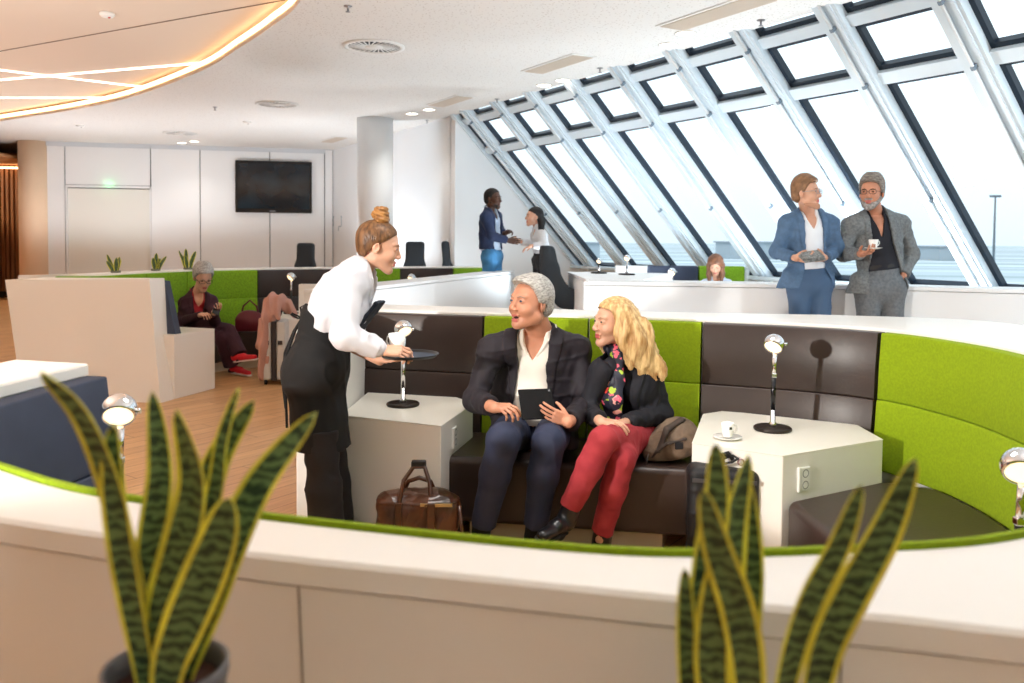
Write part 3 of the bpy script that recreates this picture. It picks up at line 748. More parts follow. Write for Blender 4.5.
# ------------------------------------------------------------------ seating booths
LEATHER = mat('leather_brown', (54, 41, 37), .36, bump=.12, bscale=70, var=.06, vscale=6)
FELT = mat('felt_green', (134, 158, 8), .95, bump=.3, bscale=420, var=.04, vscale=90)
NAVY = mat('fabric_navy', (58, 66, 86), .7, bump=.2, bscale=300, var=.04)
SEAM = mat('panel_joint', (150, 142, 132), .7)
class Path:
    def __init__(s, pts, n=14): s.p = np.array(cr_spline(pts, n)); d = np.linalg.norm(np.diff(s.p, axis=0), axis=1); s.t = np.concatenate([[0], np.cumsum(d)]); s.L = s.t[-1]
    def at(s, t): return np.array([np.interp(t, s.t, s.p[:, 0]), np.interp(t, s.t, s.p[:, 1])])
    def tan(s, t): a, b = s.at(max(0, t-.05)), s.at(min(s.L, t+.05)); return (b-a)/np.linalg.norm(b-a)
    def nor(s, t): a = s.tan(t); return np.array([a[1], -a[0]])          # outward (right of travel)
    def near(s, q): i = np.argmin(((s.p-np.array(q[:2]))**2).sum(1)); return s.t[i]
def sweep(name, rows, mats, parent=None, closed_prof=True, smooth=False, mi=None):
    """rows: list of cross-sections, each a list of 3-D points (same count)"""
    n = len(rows[0]); V = [p for r in rows for p in r]; F = []; M_ = []
    for i in range(len(rows)-1):
        for j in range(n if closed_prof else n-1):
            k = (j+1) % n; F.append((i*n+j, i*n+k, (i+1)*n+k, (i+1)*n+j)); M_.append(0)
    if closed_prof: F.append(tuple(range(n))[::-1]); F.append(tuple((len(rows)-1)*n+j for j in range(n)))
    o = mesh_obj(name, V, F, mats, parent, smooth)
    bm = bmesh.new(); bm.from_mesh(o.data); bmesh.ops.recalc_face_normals(bm, faces=bm.faces); bm.to_mesh(o.data); bm.free()
    return o
def inv_fix(o, root): o.parent = root; o.matrix_parent_inverse = Matrix.Translation(-Vector(root.location)); return o
def wall_ring(root, inner, outer, h, taper=.10, n=90, cap=.036):
    rs, rc = [], []
    for i in range(n+1):
        a = inner.at(inner.L*i/n); b = outer.at(outer.L*i/n); d = (a-b); d = d/np.linalg.norm(d); bo = b+d*taper; bi = b+d*.004
        ai = a-d*.004
        rs.append([(ai[0], ai[1], 0), (bo[0], bo[1], 0), (bi[0], bi[1], h-cap-.004), (ai[0], ai[1], h-cap-.004)])
        m_ = .006
        rc.append([(a[0], a[1], h-cap), (b[0], b[1], h-cap), (b[0], b[1], h-m_), (b[0]+d[0]*m_, b[1]+d[1]*m_, h), (a[0]-d[0]*m_, a[1]-d[1]*m_, h), (a[0], a[1], h-m_)])
    inv_fix(sweep('shell', rs, WARMW), root); inv_fix(sweep('top_cap', rc, WARMW), root)
def cushion(root, path, t0, t1, m, z0=.40, z1=1.045, zs=.73, th=.075, n=None, gap=.006, name='back_cushion', lean=.05, out=.0):
    t0 += gap; t1 -= gap; n = n or max(2, int((t1-t0)/.09)); rows = []; r = .007
    L = []
    for zz0, zz1, t_ in ((zs+.001, z1, th), (z0, zs-.001, th+.006)):
        rows = []
        for i in range(-1, n+2):
            e = i < 0 or i > n; tt = t0+(t1-t0)*min(max(i, 0), n)/n
            a = path.at(tt); nn = -path.nor(tt); g = (r if e else 0)
            def pt(d, z): q = a+nn*(d+lean*(1-(z-.4)/.65)+out); return (q[0], q[1], z)
            tk = t_-g
            if i == 0: a0 = 0
            rows.append([pt(.002, zz0), pt(tk-r, zz0), pt(tk-r*.3, zz0+r*.3), pt(tk, zz0+r), pt(tk+.004, (zz0+zz1)/2), pt(tk, zz1-r), pt(tk-r*.3, zz1-r*.3), pt(tk-r, zz1), pt(.002, zz1)])
        # pull the end rows inwards to round the sides
        o1 = sweep('c', rows, m); L.append(o1)
    bm = bmesh.new(); [bm.from_mesh(o.data) for o in L]; me = bpy.data.meshes.new(name); bm.to_mesh(me); bm.free(); me.materials.append(m); me.polygons.foreach_set('use_smooth', [True]*len(me.polygons))
    for o in L: bpy.data.objects.remove(o)
    o = bpy.data.objects.new(name, me); COL.objects.link(o); md = o.modifiers.new('es', 'EDGE_SPLIT'); md.split_angle = .9
    return inv_fix(o, root)
def block(name, pts, z0, z1, m, root, bev=.0, taper=None):
    o = MB().prism([(p[0], p[1]) for p in pts], z0, z1).build(name, m, None, bevel=bev)
    if bev > .015:
        o.modifiers['bevel'].segments = 5; o.data.polygons.foreach_set('use_smooth', [True]*len(o.data.polygons)); o.modifiers['bevel'].harden_normals = True
    return inv_fix(o, root)
def socket(root, p, n_, up=(0, 0, 1), s=1.):
    n_ = nrm((n_[0], n_[1], 0)); x = np.cross((0, 0, 1), n_); R_ = Matrix(((x[0], n_[0], 0), (x[1], n_[1], 0), (x[2], n_[2], 1))).to_4x4()
    mt = Matrix.Translation(Vector(p)) @ R_
    b = MB().box((-.028*s, 0, -.05*s), (.028*s, .010, .05*s), .004, mt).box((-.040*s, 0, -.052*s), (-.029*s, .012, .052*s), .003, mt)
    o = inv_fix(b.build('power_socket', mat('socket_white', (244, 244, 242), .3)), root)
    b = MB()
    for z in (-.024, .024): b.lathe([(.018*s, 0), (.018*s, .0105), (.014*s, .0106), (.013*s, .004)], seg=20, mtx=mt @ Matrix.Translation((0, 0, z*s)) @ Matrix.Rotation(-PI/2, 4, 'X'))
    q = b.build('socket_insert', mat('socket_grey', (150, 150, 150), .4)); q.parent = o; q.matrix_parent_inverse = Matrix.Identity(4)

HB = 1.06
I1 = Path([(-1.39, 2.72), (-1.43, 2.43), (-1.44, 2.2), (-1.37, 1.93), (-1.18, 1.68), (-.93, 1.50), (-.70, 1.36), (-.36, 1.24), (.06, 1.13), (.26, 1.11), (.47, 1.13), (.74, 1.19), (1.16, 1.42), (1.60, 1.88), (1.90, 2.50), (2.0, 3.22), (1.95, 3.65), (1.80, 3.98), (1.47, 4.22), (.90, 4.44), (.43, 4.54), (-.35, 4.70), (-.84, 4.84)])
O1 = Path([(-1.68, 2.80), (-1.72, 2.4), (-1.68, 2.0), (-1.52, 1.7), (-1.28, 1.48), (-1.03, 1.34), (-.77, 1.235), (-.40, 1.12), (0.0, 1.025), (.20, .98), (.42, .935), (.72, .89), (1.30, 1.0), (1.95, 1.5), (2.35, 2.3), (2.56, 3.3), (2.62, 3.95), (2.50, 4.45), (1.90, 4.68), (.98, 4.80), (.45, 4.90), (-.38, 5.07), (-.86, 5.2)])
bt = thing('lounge_booth', 'large round white seating booth with green and brown padded backs in the foreground', 'booth', (.3, 2.7, 0))
# matching parameters: the two paths are paired knot by knot
class Pair:
    def __init__(s, a): s.p = a
def paired(A, B):
    n = len(A.p); s = Path([(0, 0), (1, 1)]); s.p = A.p; s.t = np.arange(n)*1.0; s.L = n-1.; q = Path([(0, 0), (1, 1)]); q.p = B.p; q.t = s.t; q.L = s.L; return s, q
pa, pb = paired(I1, O1); wall_ring(bt, pa, pb, HB, .09, n=len(I1.p)-1)
tp = lambda x, y, z=HB: I1.near(atz(x, y, z))
B0 = I1.L; t481, t589, t704, t891 = tp(481, 314), tp(589.5, 316), tp(704, 319), tp(891, 329)
tR = I1.near((1.97, 2.75)); tR2 = I1.near((1.45, 1.68)); tF = I1.near((.3, 1.11)); tL0 = I1.near((-.80, 1.42)); tL1 = I1.near((-1.02, 1.58))
cushion(bt, I1, t481, B0-.01, LEATHER); cushion(bt, I1, t589, t481, FELT); cushion(bt, I1, t704, t589, FELT); cushion(bt, I1, t891, t704, LEATHER)
cushion(bt, I1, tR, t891, FELT, th=.06); cushion(bt, I1, tR2, tR, FELT, th=.06)
cushion(bt, I1, tF, tR2, FELT, th=.018, lean=.06, z1=1.067, gap=-.002); cushion(bt, I1, tL0, tF, FELT, th=.018, lean=.06, z1=1.067, gap=-.002); cushion(bt, I1, tL1, tL0, FELT, th=.018, lean=.06, z1=1.067, gap=-.002)
cushion(bt, I1, .004, tL1, NAVY, th=.07, z1=1.022)
# panel joints on the outer face
for x, y in ((291, 557), (-30, 510), (840, 618)):
    t = O1.near(atz(x, y, HB)); a = O1.at(t); nn = O1.nor(t); o = MB().bar((a[0]-nn[0]*.089+nn[0]*.0015, a[1]-nn[1]*.089+nn[1]*.0015, 0), (a[0]-nn[0]*.004+nn[0]*.0015, a[1]-nn[1]*.004+nn[1]*.0015, HB-.04), .0022, .0022, (nn[0], nn[1], 0)).build('panel_joint', SEAM); inv_fix(o, bt)
# white end cheek beside the waitress
inv_fix(MB().prism([(-.845, 4.06), (-1.045, 4.02), (-1.10, 5.18), (-.84, 5.18), (-.835, 4.80)], 0, HB).build('end_panel', WARMW, bevel=.006), bt)
def bench(label, pts, m=LEATHER, group='leather benches inside the round booth', z1=.42, n_='bench'):
    c = np.mean(np.array(pts), 0); t = thing(n_, label, 'bench', (c[0], c[1], 0), group=group)
    block('seat', pts, .10, z1, m, t, .035)
    ins = [tuple(np.array(p)+(c-np.array(p))*.22) for p in pts]; block('plinth', ins, 0, .105, mat('plinth_beige', (196, 180, 160), .6), t); return t
inn = lambda t, d: tuple(I1.at(t)-I1.nor(t)*d)
ta, tb_ = I1.near((1.0, 4.4)), I1.near((-.2, 4.67))
bench('dark brown leather bench carrying the seated couple', [(-.345, 4.00), (.835, 3.80), inn(ta, .13), inn((ta+tb_)/2, .13), inn(tb_, .13)])
# side tables
def side_table(label, pts, z=.60, n_='side_table', sk=None, bev=.004):
    c = np.mean(np.array(pts), 0); t = thing(n_, label, 'side table', (c[0], c[1], 0), group='white box side tables')
    block('body', pts, .0, z-.003, WARMW, t, bev); q = [tuple(np.array(p)+(c-np.array(p))*-.002) for p in pts]; block('table_top', q, z-.0025, z, mat('table_top_white', (240, 236, 226), .30), t)
    if sk: socket(t, *sk)
    return t
q = lambda x, y, z=.60: tuple(atz(x, y, z)[:2])
TL = [q(341, 415), q(441, 426), q(473, 403.5), (-.30, 4.56), (-.81, 4.68)]
pS = (np.array(TL[1])*.62+np.array(TL[2])*.38); dS = np.array(TL[2])-np.array(TL[1]); nS = np.array((dS[1], -dS[0]))
side_table('white box side table left of the seated man, brown bag in front of it', TL, sk=((pS[0], pS[1], .50), nS))
TR = [q(692, 443), q(783, 456), q(883, 439.5), (1.66, 3.96), (1.10, 4.26), q(703, 414)]
pS = (np.array(TR[1])*.80+np.array(TR[2])*.20); dS = np.array(TR[2])-np.array(TR[1]); nS = np.array((dS[1], -dS[0])); nS = nS if nS[1] < 0 else -nS
side_table('white box side table carrying the espresso cup, right of the seated woman', TR, sk=((pS[0], pS[1], .49), nS))
s1 = I1.near((1.9, 3.55)); s2 = I1.near((1.93, 2.55)); mid = (s1+s2)/2
bench('dark leather bench at right in front of the tall green back', [q(787, 500, .42), q(842, 548, .42), (1.24, 2.42), inn(s2, .12), inn(s2+(s1-s2)*.33, .12), inn(s2+(s1-s2)*.66, .12), inn(s1, .12), q(881, 480, .42)])
side_table('white box side table at the right edge under the cut-off lamp', [(1.22, 2.36), (1.10, 1.98), inn(I1.near((1.70, 2.05)), .10), inn(I1.near((1.87, 2.45)), .10)])
side_table('white box side table at left in front of the navy back', [(-.92, 2.16), (-.90, 2.60), inn(I1.near((-1.33, 2.62)), .09), inn(I1.near((-1.37, 2.2)), .09)])
bench('navy bench at left behind the booth rim', [(-.60, 1.66), (-.92, 2.14), inn(I1.near((-1.36, 2.14)), .10), inn(I1.near((-1.22, 1.80)), .10), inn(I1.near((-.93, 1.50)), .10)], NAVY)

# ---- booth 2: lady with the phone
b2 = thing('lounge_booth', 'white and green seating booth at left holding the woman in burgundy', 'booth', (-3.2, 9, 0))
PA, PB = atz(160.5, 403, 0), atz(215, 388.5, 0); eD = nrm(PB-PA); PA = PA[:2]; PB = PB[:2]; e2 = eD[:2]
Lb = atz(22, 399, 0)[:2]; Lt = atz(5, 279.8, 1.08)[:2]; At = atz(149.5, 279, 1.08)[:2]
pn = np.cross(V3(*Lb, 0)-V3(*PA, 0), V3(*At, 1.08)-V3(*PA, 0)); rL = ray(5, 279.8); LT3 = V3(0, 0, H)+rL*(((V3(*PA, 0)-V3(0, 0, H))@pn)/(rL@pn)); Lt = LT3[:2]
V = [(*PA, 0), (*(PA+e2*.17), 0), (*(Lb+e2*.17+V3(.3, .5, 0)[:2]), 0), (*Lb, 0), (*At, 1.08), (*(At+e2*.19), 1.08), (*(Lt+V3(.1, .45, 0)[:2]), LT3[2]), tuple(LT3)]
o = mesh_obj('front_panel', V, [(0, 1, 2, 3), (4, 5, 6, 7), (0, 1, 5, 4), (1, 2, 6, 5), (2, 3, 7, 6), (3, 0, 4, 7)], WARMW); bm = bmesh.new(); bm.from_mesh(o.data); bmesh.ops.recalc_face_normals(bm, faces=bm.faces); bm.to_mesh(o.data); bm.free(); inv_fix(o, b2)
G0 = (Lt+V3(.12, .5, 0)[:2])
I2 = Path([tuple(atz(-5, 279, 1.07)[:2]+V3(.15, .75, 0)[:2]), (-4.15, 8.3), (-3.98, 8.75), (-3.86, 9.1), (-3.55, 9.65), (-3.09, 10.02), (-2.41, 10.42), (-1.6, 10.80), (-.76, 11.10), (-.40, 11.22)][::-1])
O2 = Path([tuple(atz(-5, 279, 1.07)[:2]+V3(-.15, .6, 0)[:2]), (-4.45, 8.4), (-4.28, 8.9), (-4.14, 9.25), (-3.80, 9.88), (-3.24, 10.30), (-2.54, 10.70), (-1.7, 11.08), (-.86, 11.38), (-.5, 11.5)][::-1])
pa, pb = paired(I2, O2)
# travel reversed, so outward is on the left: mirror the normal
class Path2(Path):
    def nor(s, t): a = s.tan(t); return np.array([a[1], -a[0]])
rs = I2.p; wall_ring(b2, pa, pb, 1.075, .06, n=len(I2.p)-1)
tq = lambda x, y: I2.near(atz(x, y, 1.06))
LF = mat('felt_green_light', (128, 172, 34), .95, bump=.4, bscale=300, var=.08, vscale=60)
T_ = [I2.L, tq(148.5, 274), tq(186, 272), tq(255, 270), tq(330, 269.3), tq(374, 268.8), tq(398, 268.6), tq(453, 268.3), 0]
for i, m_ in enumerate((LF, LF, LF, LEATHER, LEATHER, LF, LEATHER, LF)): cushion(b2, I2, T_[i+1], T_[i], m_, th=.09, z1=1.06, lean=-.02)
ct = At+e2*.19; cbm = PA+e2*.22
o = mesh_obj('end_cushion', [(*ct, 1.06), (*(ct+e2*.075), 1.05), (*(cbm+e2*.075), .50), (*(cbm+e2*.0), .50)]+[(x+(-.30), y+.10, z) for x, y, z in ((*ct, 1.06), (*(ct+e2*.075), 1.05), (*(cbm+e2*.075), .50), (*(cbm+e2*.0), .50))], [(0, 1, 2, 3), (7, 6, 5, 4), (0, 4, 5, 1), (1, 5, 6, 2), (2, 6, 7, 3), (3, 7, 4, 0)], NAVY); bm = bmesh.new(); bm.from_mesh(o.data); bmesh.ops.recalc_face_normals(bm, faces=bm.faces); bm.to_mesh(o.data); bm.free(); inv_fix(o, b2)
nb = V3(-e2[1], e2[0], 0)[:2]
side_table('white box side table in front of the woman in burgundy', [PA+e2*.18, PB, PB+nb*.55, PA+e2*.18+nb*.45], z=.58)
i2 = lambda t, d: tuple(I2.at(t)-I2.nor(t)*d)
ts = [tq(150, 274), tq(186, 272), tq(220, 271), tq(262, 270)]
be = bench('dark bench under the woman in burgundy, with a pale base', [i2(ts[0], .14), i2(ts[1], .14), i2(ts[2], .14), i2(ts[3]-.1, .14), i2(ts[3]-.1, .80), i2(ts[2], .76), i2(ts[1]+.1, .72), i2(ts[0]+.25, .70)])
pt_ = [q(281, 350, .0)]
sx = at(281, 330, 9.15)[0]
side_table('white box side table behind the waitress carrying a slim lamp', [(at(280, 330, 8.9)[0], 8.9), (at(338, 330, 8.9)[0]+.1, 8.95), (at(338, 330, 9.9)[0]+.2, 9.95), (at(283, 330, 9.9)[0], 9.9)], z=.58)
pw = thing('partition', 'low white partition panel behind the waitress, right of the slim lamp', 'partition', tuple(at(312, 330, 9.3)*V3(1, 1, 0)))
x0, x1 = at(298.5, 300, 9.3)[0]-pw.location.x, at(350, 300, 9.3)[0]-pw.location.x; zt = at(310, 284.5, 9.3)[2]
MB().prism([(x0, 0, .58), (x1, 0, .58), (x1, .12, .58), (x0, .12, .58)], 0, 0, [(x0, 0, zt), (x1, 0, zt), (x1, .12, zt), (x0, .12, zt)]).build('panel', WARMW, pw, bevel=.006); MB().box((x0, -.0, 0), (x1, .12, .58)).build('base', WARMW, pw)

# ---- partition between booths, far counter and far booth
pt = thing('partition', 'long white booth wall running away behind the waitress towards the windows', 'partition', (-.6, 8.5, 0))
A, B = atz(372, 286.5, 1.06)[:2], atz(514.5, 271, 1.06)[:2]; d = nrm(B-A); n_ = np.array((d[1], -d[0])); A0 = A-d*.55
body = [(*(A0+n_*.0), 0), (*(B+n_*.0), 0), (*(B+n_*-.30), 0), (*(A0+n_*-.30), 0)]
inv_fix(MB().prism([p[:2] for p in body], 0, 1.025).build('shell', WHITE, bevel=.004), pt); inv_fix(MB().prism([p[:2] for p in body], 1.03, 1.06).build('top_cap', WHITE, bevel=.006), pt)
lw = thing('partition', 'low white wall the two men in suits lean against', 'partition', (2.5, 7.1, 0))
F = Path([tuple(atz(584, 281.5, 1.12)[:2]), tuple(atz(680, 282.6, 1.12)[:2]), tuple(atz(780, 284.2, 1.12)[:2]), tuple(atz(906, 286.5, 1.12)[:2]), tuple(atz(1024, 289.5, 1.12)[:2]), (5.2, 6.2), (5.9, 5.5)]); K = Path([(p[0]+.10, p[1]+.34) for p in (F.p[0], F.p[14], F.p[28], F.p[42], F.p[56], F.p[70], F.p[84])])
rs, rc = [], []
for i in range(len(F.p)):
    a, b_ = F.p[i], K.p[i]; rs.append([(*a, .0), (*b_, .0), (*b_, 1.085), (*a, 1.085)]); rc.append([(*(a+(a-b_)*.01), 1.09), (*b_, 1.09), (*b_, 1.12), (*(a+(a-b_)*.01), 1.12)])
inv_fix(sweep('shell', rs, WHITE), lw); inv_fix(sweep('top_cap', rc, WHITE), lw)
ct_ = thing('counter', 'white counter with lamps behind the low wall, left of the reading woman', 'counter', (1.1, 8.4, .2)); CT = [tuple(atz(586, 279, 1.10)[:2]), tuple(atz(644, 279.5, 1.10)[:2]), (1.75, 9.1), (.62, 9.3)]
inv_fix(MB().prism(CT, .2, 1.07).build('body', WHITE), ct_); inv_fix(MB().prism(CT, 1.074, 1.10).build('counter_top', WHITE, bevel=.005), ct_)
fb = thing('lounge_booth', 'far booth by the windows with navy and green backs behind the reading woman', 'booth', (2.3, 10.4, .2))
Yb = 10.35
def bx(n, x0, x1, z0, z1, y0, y1, m, bev=0.01): a, c = at(x0, 270, Yb)[0], at(x1, 270, Yb)[0]; inv_fix(MB().box((a, y0, z0), (c, y1, z1), bev).build(n, m), fb)
zt = at(690, 266, Yb)[2]
bx('back_panel', 618, 752, .2, zt-.01, Yb+.12, Yb+.32, WHITE); bx('back_cushion', 648.5, 698.5, .6, zt, Yb, Yb+.12, NAVY, .02); bx('back_cushion', 699.5, 745, .6, zt, Yb, Yb+.12, LF, .02)
bx('seat', 648, 745, .3, .64, Yb-.62, Yb, NAVY, .03); bx('seat_base', 648, 745, .2, .32, Yb-.55, Yb, WHITE)
bx('cushion_end', 745, 750, .55, zt-.02, Yb, Yb+.1, mat('fabric_pale', (200, 210, 214), .8), .02)
# ------------------------------------------------------------------ lamps, cups, bags, chairs
CHROME = mat('chrome', (225, 225, 228), .08, metal=1); BRONZE = mat('lamp_base_bronze', (48, 40, 36), .35, metal=.4); BLK = mat('stem_black', (22, 22, 28), .25)
BULB = mat('lamp_lens', (255, 240, 210), .4, emit=(255, 226, 180), estr=1.8)
def make_lamp(label, loc, head=(-.45, -.55, -.60), h=.40, r=.047, rz=0, dark=True, group='slim table lamps'):
    t = thing('table_lamp', label, 'lamp', loc, rz, group=group)
    MB().lathe([(0, 0), (.083, 0), (.086, .004), (.086, .011), (.082, .015), (0, .016)], seg=40).build('base', BRONZE, t)
    MB().lathe([(.016, .015), (.016, .034), (.012, .036), (.011, .095)], seg=16).build('foot_sleeve', CHROME, t)
    MB().lathe([(.0115, .095), (.0115, h-.15)], seg=16).build('stem', BLK if dark else CHROME, t)
    tp = V3(.004, 0, h-.045)
    MB().tube([(0, 0, h-.155), tp], .0105, 12).box((-.012, -.012, h-.155), (.012, .012, h-.135), .003).build('upper_stem', CHROME, t)
    d = nrm(head); c = V3(0, 0, h); Rm = Vector(d).to_track_quat('Z', 'Y').to_matrix().to_4x4(); mt = Matrix.Translation(Vector(c)) @ Rm
    pf = [(r*math.sin(a), -r*math.cos(a)) for a in np.linspace(0, PI*.66, 14)]; pf += [(r*.80, .48*r), (r*.78, .30*r)]
    MB().lathe(pf, seg=32, mtx=mt, cap=False).build('lamp_head', CHROME, t)
    MB().lathe([(0, .62*r), (r*.4, .58*r), (r*.79, .34*r)], seg=28, mtx=mt, cap=False).build('lens', BULB, t)
    MB().tube([c+V3(r*.9, 0, 0), c+V3(r*1.25, 0, 0)], .008, 10).build('knob', CHROME, t)
    return t
p = atz(772.5, 430, .60); make_lamp('slim table lamp on the white table with the espresso cup', (p[0], p[1], .601))
p = atz(403, 405.5, .60); make_lamp('slim table lamp behind the waitress\'s tray on the left side table', (p[0], p[1], .601), head=(.35, -.5, -.5), dark=False)
p = at(119, 411, 2.38); make_lamp('slim table lamp at left in front of the navy back', (p[0], p[1], .601), h=p[2]-.60, r=.050, head=(.25, -.75, -.6))
p = at(1021, 467, 2.16); make_lamp('slim table lamp cut off by the right edge of the photo', (p[0], p[1], .601), h=p[2]-.60, r=.050, head=(-.3, -.7, -.5))
p = at(291, 277, 9.55); make_lamp('slim table lamp on the white table left of the waitress', (p[0], p[1], .581), h=p[2]-.58, r=.05)
def lamp_at(px, py, Y, zt, lab, r=.05): p = at(px, py, Y); make_lamp(lab, (p[0], p[1], zt), h=p[2]-zt, r=r)
# lamp behind the waitress stands on a small table of the next booth
p = at(411.5, 278, 10.1); tb5 = side_table('white box side table hidden behind the waitress, under the lamp beside her face', [(p[0]-.3, 9.85), (p[0]+.35, 9.85), (p[0]+.35, 10.4), (p[0]-.3, 10.4)], z=.60); lamp_at(411.5, 278, 10.1, .601, 'slim table lamp beside the waitress\'s face, against the far brown back')
p = at(672, 272, 9.9); p2 = at(655, 279, 9.75)
side_table('white box side table by the far navy back', [(p2[0]-.2, 9.62), (p[0]+.14, 9.62), (p[0]+.14, 10.2), (p2[0]-.2, 10.2)], z=.72)
lamp_at(672, 272, 9.9, .721, 'slim table lamp in front of the far navy back, higher of two'); lamp_at(655, 279.5, 9.75, .721, 'slim table lamp in front of the far navy back, lower one', .05)
p = at(627, 258, 8.6); lamp_at(627, 258, 8.6, 1.101, 'small dark table lamp on the white counter', .035)
p = at(599, 261, 8.9); lamp_at(599, 261, 8.9, 1.101, 'small pale table lamp on the white counter near the lounge chair', .03)
def flatlamp(): pass
# cups
PORC = mat('porcelain', (246, 244, 240), .15)
def cup(label, loc, rz=0, s=1., saucer=True, h=.062, r=.030, group='espresso cups'):
    t = thing('espresso_cup', label, 'cup', loc, rz, group=group); b = MB()
    z = .010 if saucer else 0
    b.lathe([(0, z), (r*.62, z), (r*.72, z+.004), (r*.98, z+h), (r*.93, z+h), (r*.66, z+.008), (0, z+.007)], seg=32, cap=False).build('cup_body', PORC, t)
    MB().tube([(r*.9, 0, z+h*.82), (r*1.35, 0, z+h*.80), (r*1.5, 0, z+h*.55), (r*1.2, 0, z+h*.3), (r*.8, 0, z+h*.25)], .0038, 8).build('handle', PORC, t)
    MB().lathe([(0, z+h*.78), (r*.88, z+h*.78)], seg=24, cap=False).build('coffee', mat('coffee', (60, 32, 18), .2), t)
    if saucer: MB().lathe([(0, 0), (.035, 0), (.062, .010), (.063, .012), (.034, .004), (0, .004)], seg=36, cap=False).build('saucer', PORC, t)
    return t
p = atz(727.5, 439, .60); t = cup('white espresso cup with a small dark mark on the right side table', (p[0], p[1], .601), .2)
MB().box((-.006, -.0308, .047), (.006, -.0285, .058)).build('logo_mark', mat('logo_black', (30, 30, 34), .4), t)
p = at(872, 251, 6.18); cup('white espresso cup on a saucer in the hand of the bearded man', tuple(p+V3(.01, 0, .014)), .3, r=.036)
# tray with cup, carried by the waitress
tc_ = at(409, 356.5, 3.74); tr = thing('serving_tray', 'round black serving tray carried by the waitress', 'tray', tuple(tc_))
MB().lathe([(0, 0), (.122, 0), (.131, .010), (.135, .012), (.134, .015), (.129, .013), (.120, .0035), (0, .0035)], seg=56, cap=False).build('plate', mat('tray_black', (26, 28, 32), .35), tr)
MB().lathe([(0, .0040), (.118, .0042)], seg=48, cap=False).build('rubber_mat', mat('tray_mat_blue', (52, 66, 84), .6), tr)
cup('tall white cup on the waitress\'s tray', tuple(at(397, 354.5, 3.72)), 2.6, r=.040, h=.085, group='cups on the tray')

# ---- bags
BR = mat('bag_leather_brown', (92, 52, 30), .28, rgb2=(44, 24, 16), vscale=7, bump=.4, bscale=40, coat=.2); BRASS = mat('buckle_metal', (190, 170, 130), .3, metal=1)
c = at(418, 503, 3.66); bz = at(418, 478, 3.66)[2]
bg_ = thing('leather_bag', 'brown glossy leather travel bag on the floor by the left side table', 'bag', (c[0], c[1], 0))
S = SDF((-.26, -.16, -.02), (.26, .16, .46), .005)
S.box((0, 0, .17), (.180, .085, .17), None, .05, 0); S.ell((0, 0, .30), (.17, .075, .06), None, .05); S.fn(lambda P, D: D+.006*np.sin(P[..., 0]*26+4*np.sin(P[..., 2]*12))*np.clip(1.5-np.abs(P[..., 0])*6, .2, 1)); S.wrinkle(.006, 26, 3); S.wrinkle(.003, 60, 4)
S.fn(lambda P, D: np.maximum(D, .004-P[..., 2])); S.fn(lambda P, D: np.where((np.abs(P[..., 2]-.325) < .008), D-.004, D))
sdf_obj('bag_body', S, BR, None).parent = bg_
for s in (-1, 1):
    MB().tube([(-.075, s*.082, .22), (-.072, s*.075, .33), (-.060, s*.03, .41), (-.02, s*.01, .465), (.03, s*.01, .465), (.055, s*.03, .40), (.065, s*.075, .33), (.068, s*.082, .22)] if s < 0 else [(-.075, .082, .22), (-.072, .085, .33), (-.05, .06, .38), (0, .05, .40), (.05, .06, .38), (.065, .085, .33), (.068, .082, .22)], .010, 8).build('handle', BR, bg_)
MB().box((.05, -.105, .12), (.085, -.088, .33), .004).box((-.09, -.105, .12), (-.06, -.088, .33), .004).build('strap', BR, bg_)
MB().box((.02, -.100, .315), (.16, -.088, .330), .002).build('zipper', BRASS, bg_)
MB().tube([(.175, -.04, .05), (.200, -.05, .18), (.185, -.03, .30)], .008, 8).box((.170, -.07, .16), (.205, -.03, .19), .004).build('side_strap', BR, bg_)
MB().box((.066, -.110, .13), (.082, -.104, .155)).box((-.085, -.110, .13), (-.066, -.104, .155)).box((.195, -.065, .02), (.21, -.035, .05)).build('buckle', BRASS, bg_)
MB().box((-.03, -.018, .462), (.035, .018, .492), .006).build('handle_grip', mat('grip_black', (20, 20, 22), .5), bg_)
# backpack on the bench
TP = mat('backpack_taupe', (112, 94, 78), .8, var=.12, vscale=20, bump=.3, bscale=200)
c = at(668, 457, 3.98); bp = thing('backpack', 'taupe fabric backpack lying on the bench beside the seated woman', 'bag', (c[0], c[1], .425), .1)
S = SDF((-.20, -.20, -.03), (.20, .20, .30), .0045)
S.ell((.015, 0, .085), (.105, .11, .085), None, 0); S.cone((-.07, -.02, .05), (.06, 0, .10), .06, .095, .03); S.cone((-.09, -.04, .035), (-.03, -.02, .05), .035, .06, .03); S.ell((.045, 0, .135), (.065, .09, .055), None, .03)
S.ell((.02, -.085, .07), (.06, .04, .05), None, .02); S.wrinkle(.007, 30, 6); S.wrinkle(.003, 75, 8); S.fn(lambda P, D: np.maximum(D, .004-P[..., 2]))
sdf_obj('bag_body', S, TP, None).parent = bp
S = SDF((-.20, -.2, .02), (.20, .2, .30), .005); S.chain([(-.075, -.09, .06), (-.03, -.08, .16), (.05, -.04, .195), (.09, 0, .17)], [.010, .014, .014, .012], .004, flat=((0, 1, 0), 2.0)); S.chain([(-.10, -.07, .02), (-.085, -.10, .06), (-.04, -.115, .10), (.05, -.11, .12)], [.007]*4, .004, flat=((0, 1, 0), 1.6)); S.wrinkle(.002, 70, 2)
sdf_obj('strap', S, mat('strap_dark', (62, 52, 46), .8), None).parent = bp
MB().box((-.005, -.132, .075), (.035, -.122, .11), .004).build('buckle', BLK, bp); MB().tube([(-.11, -.06, .05), (-.125, -.08, .02), (-.13, -.09, -.02)], .004, 6).build('cord', mat('strap_dark', (62, 52, 46)), bp)
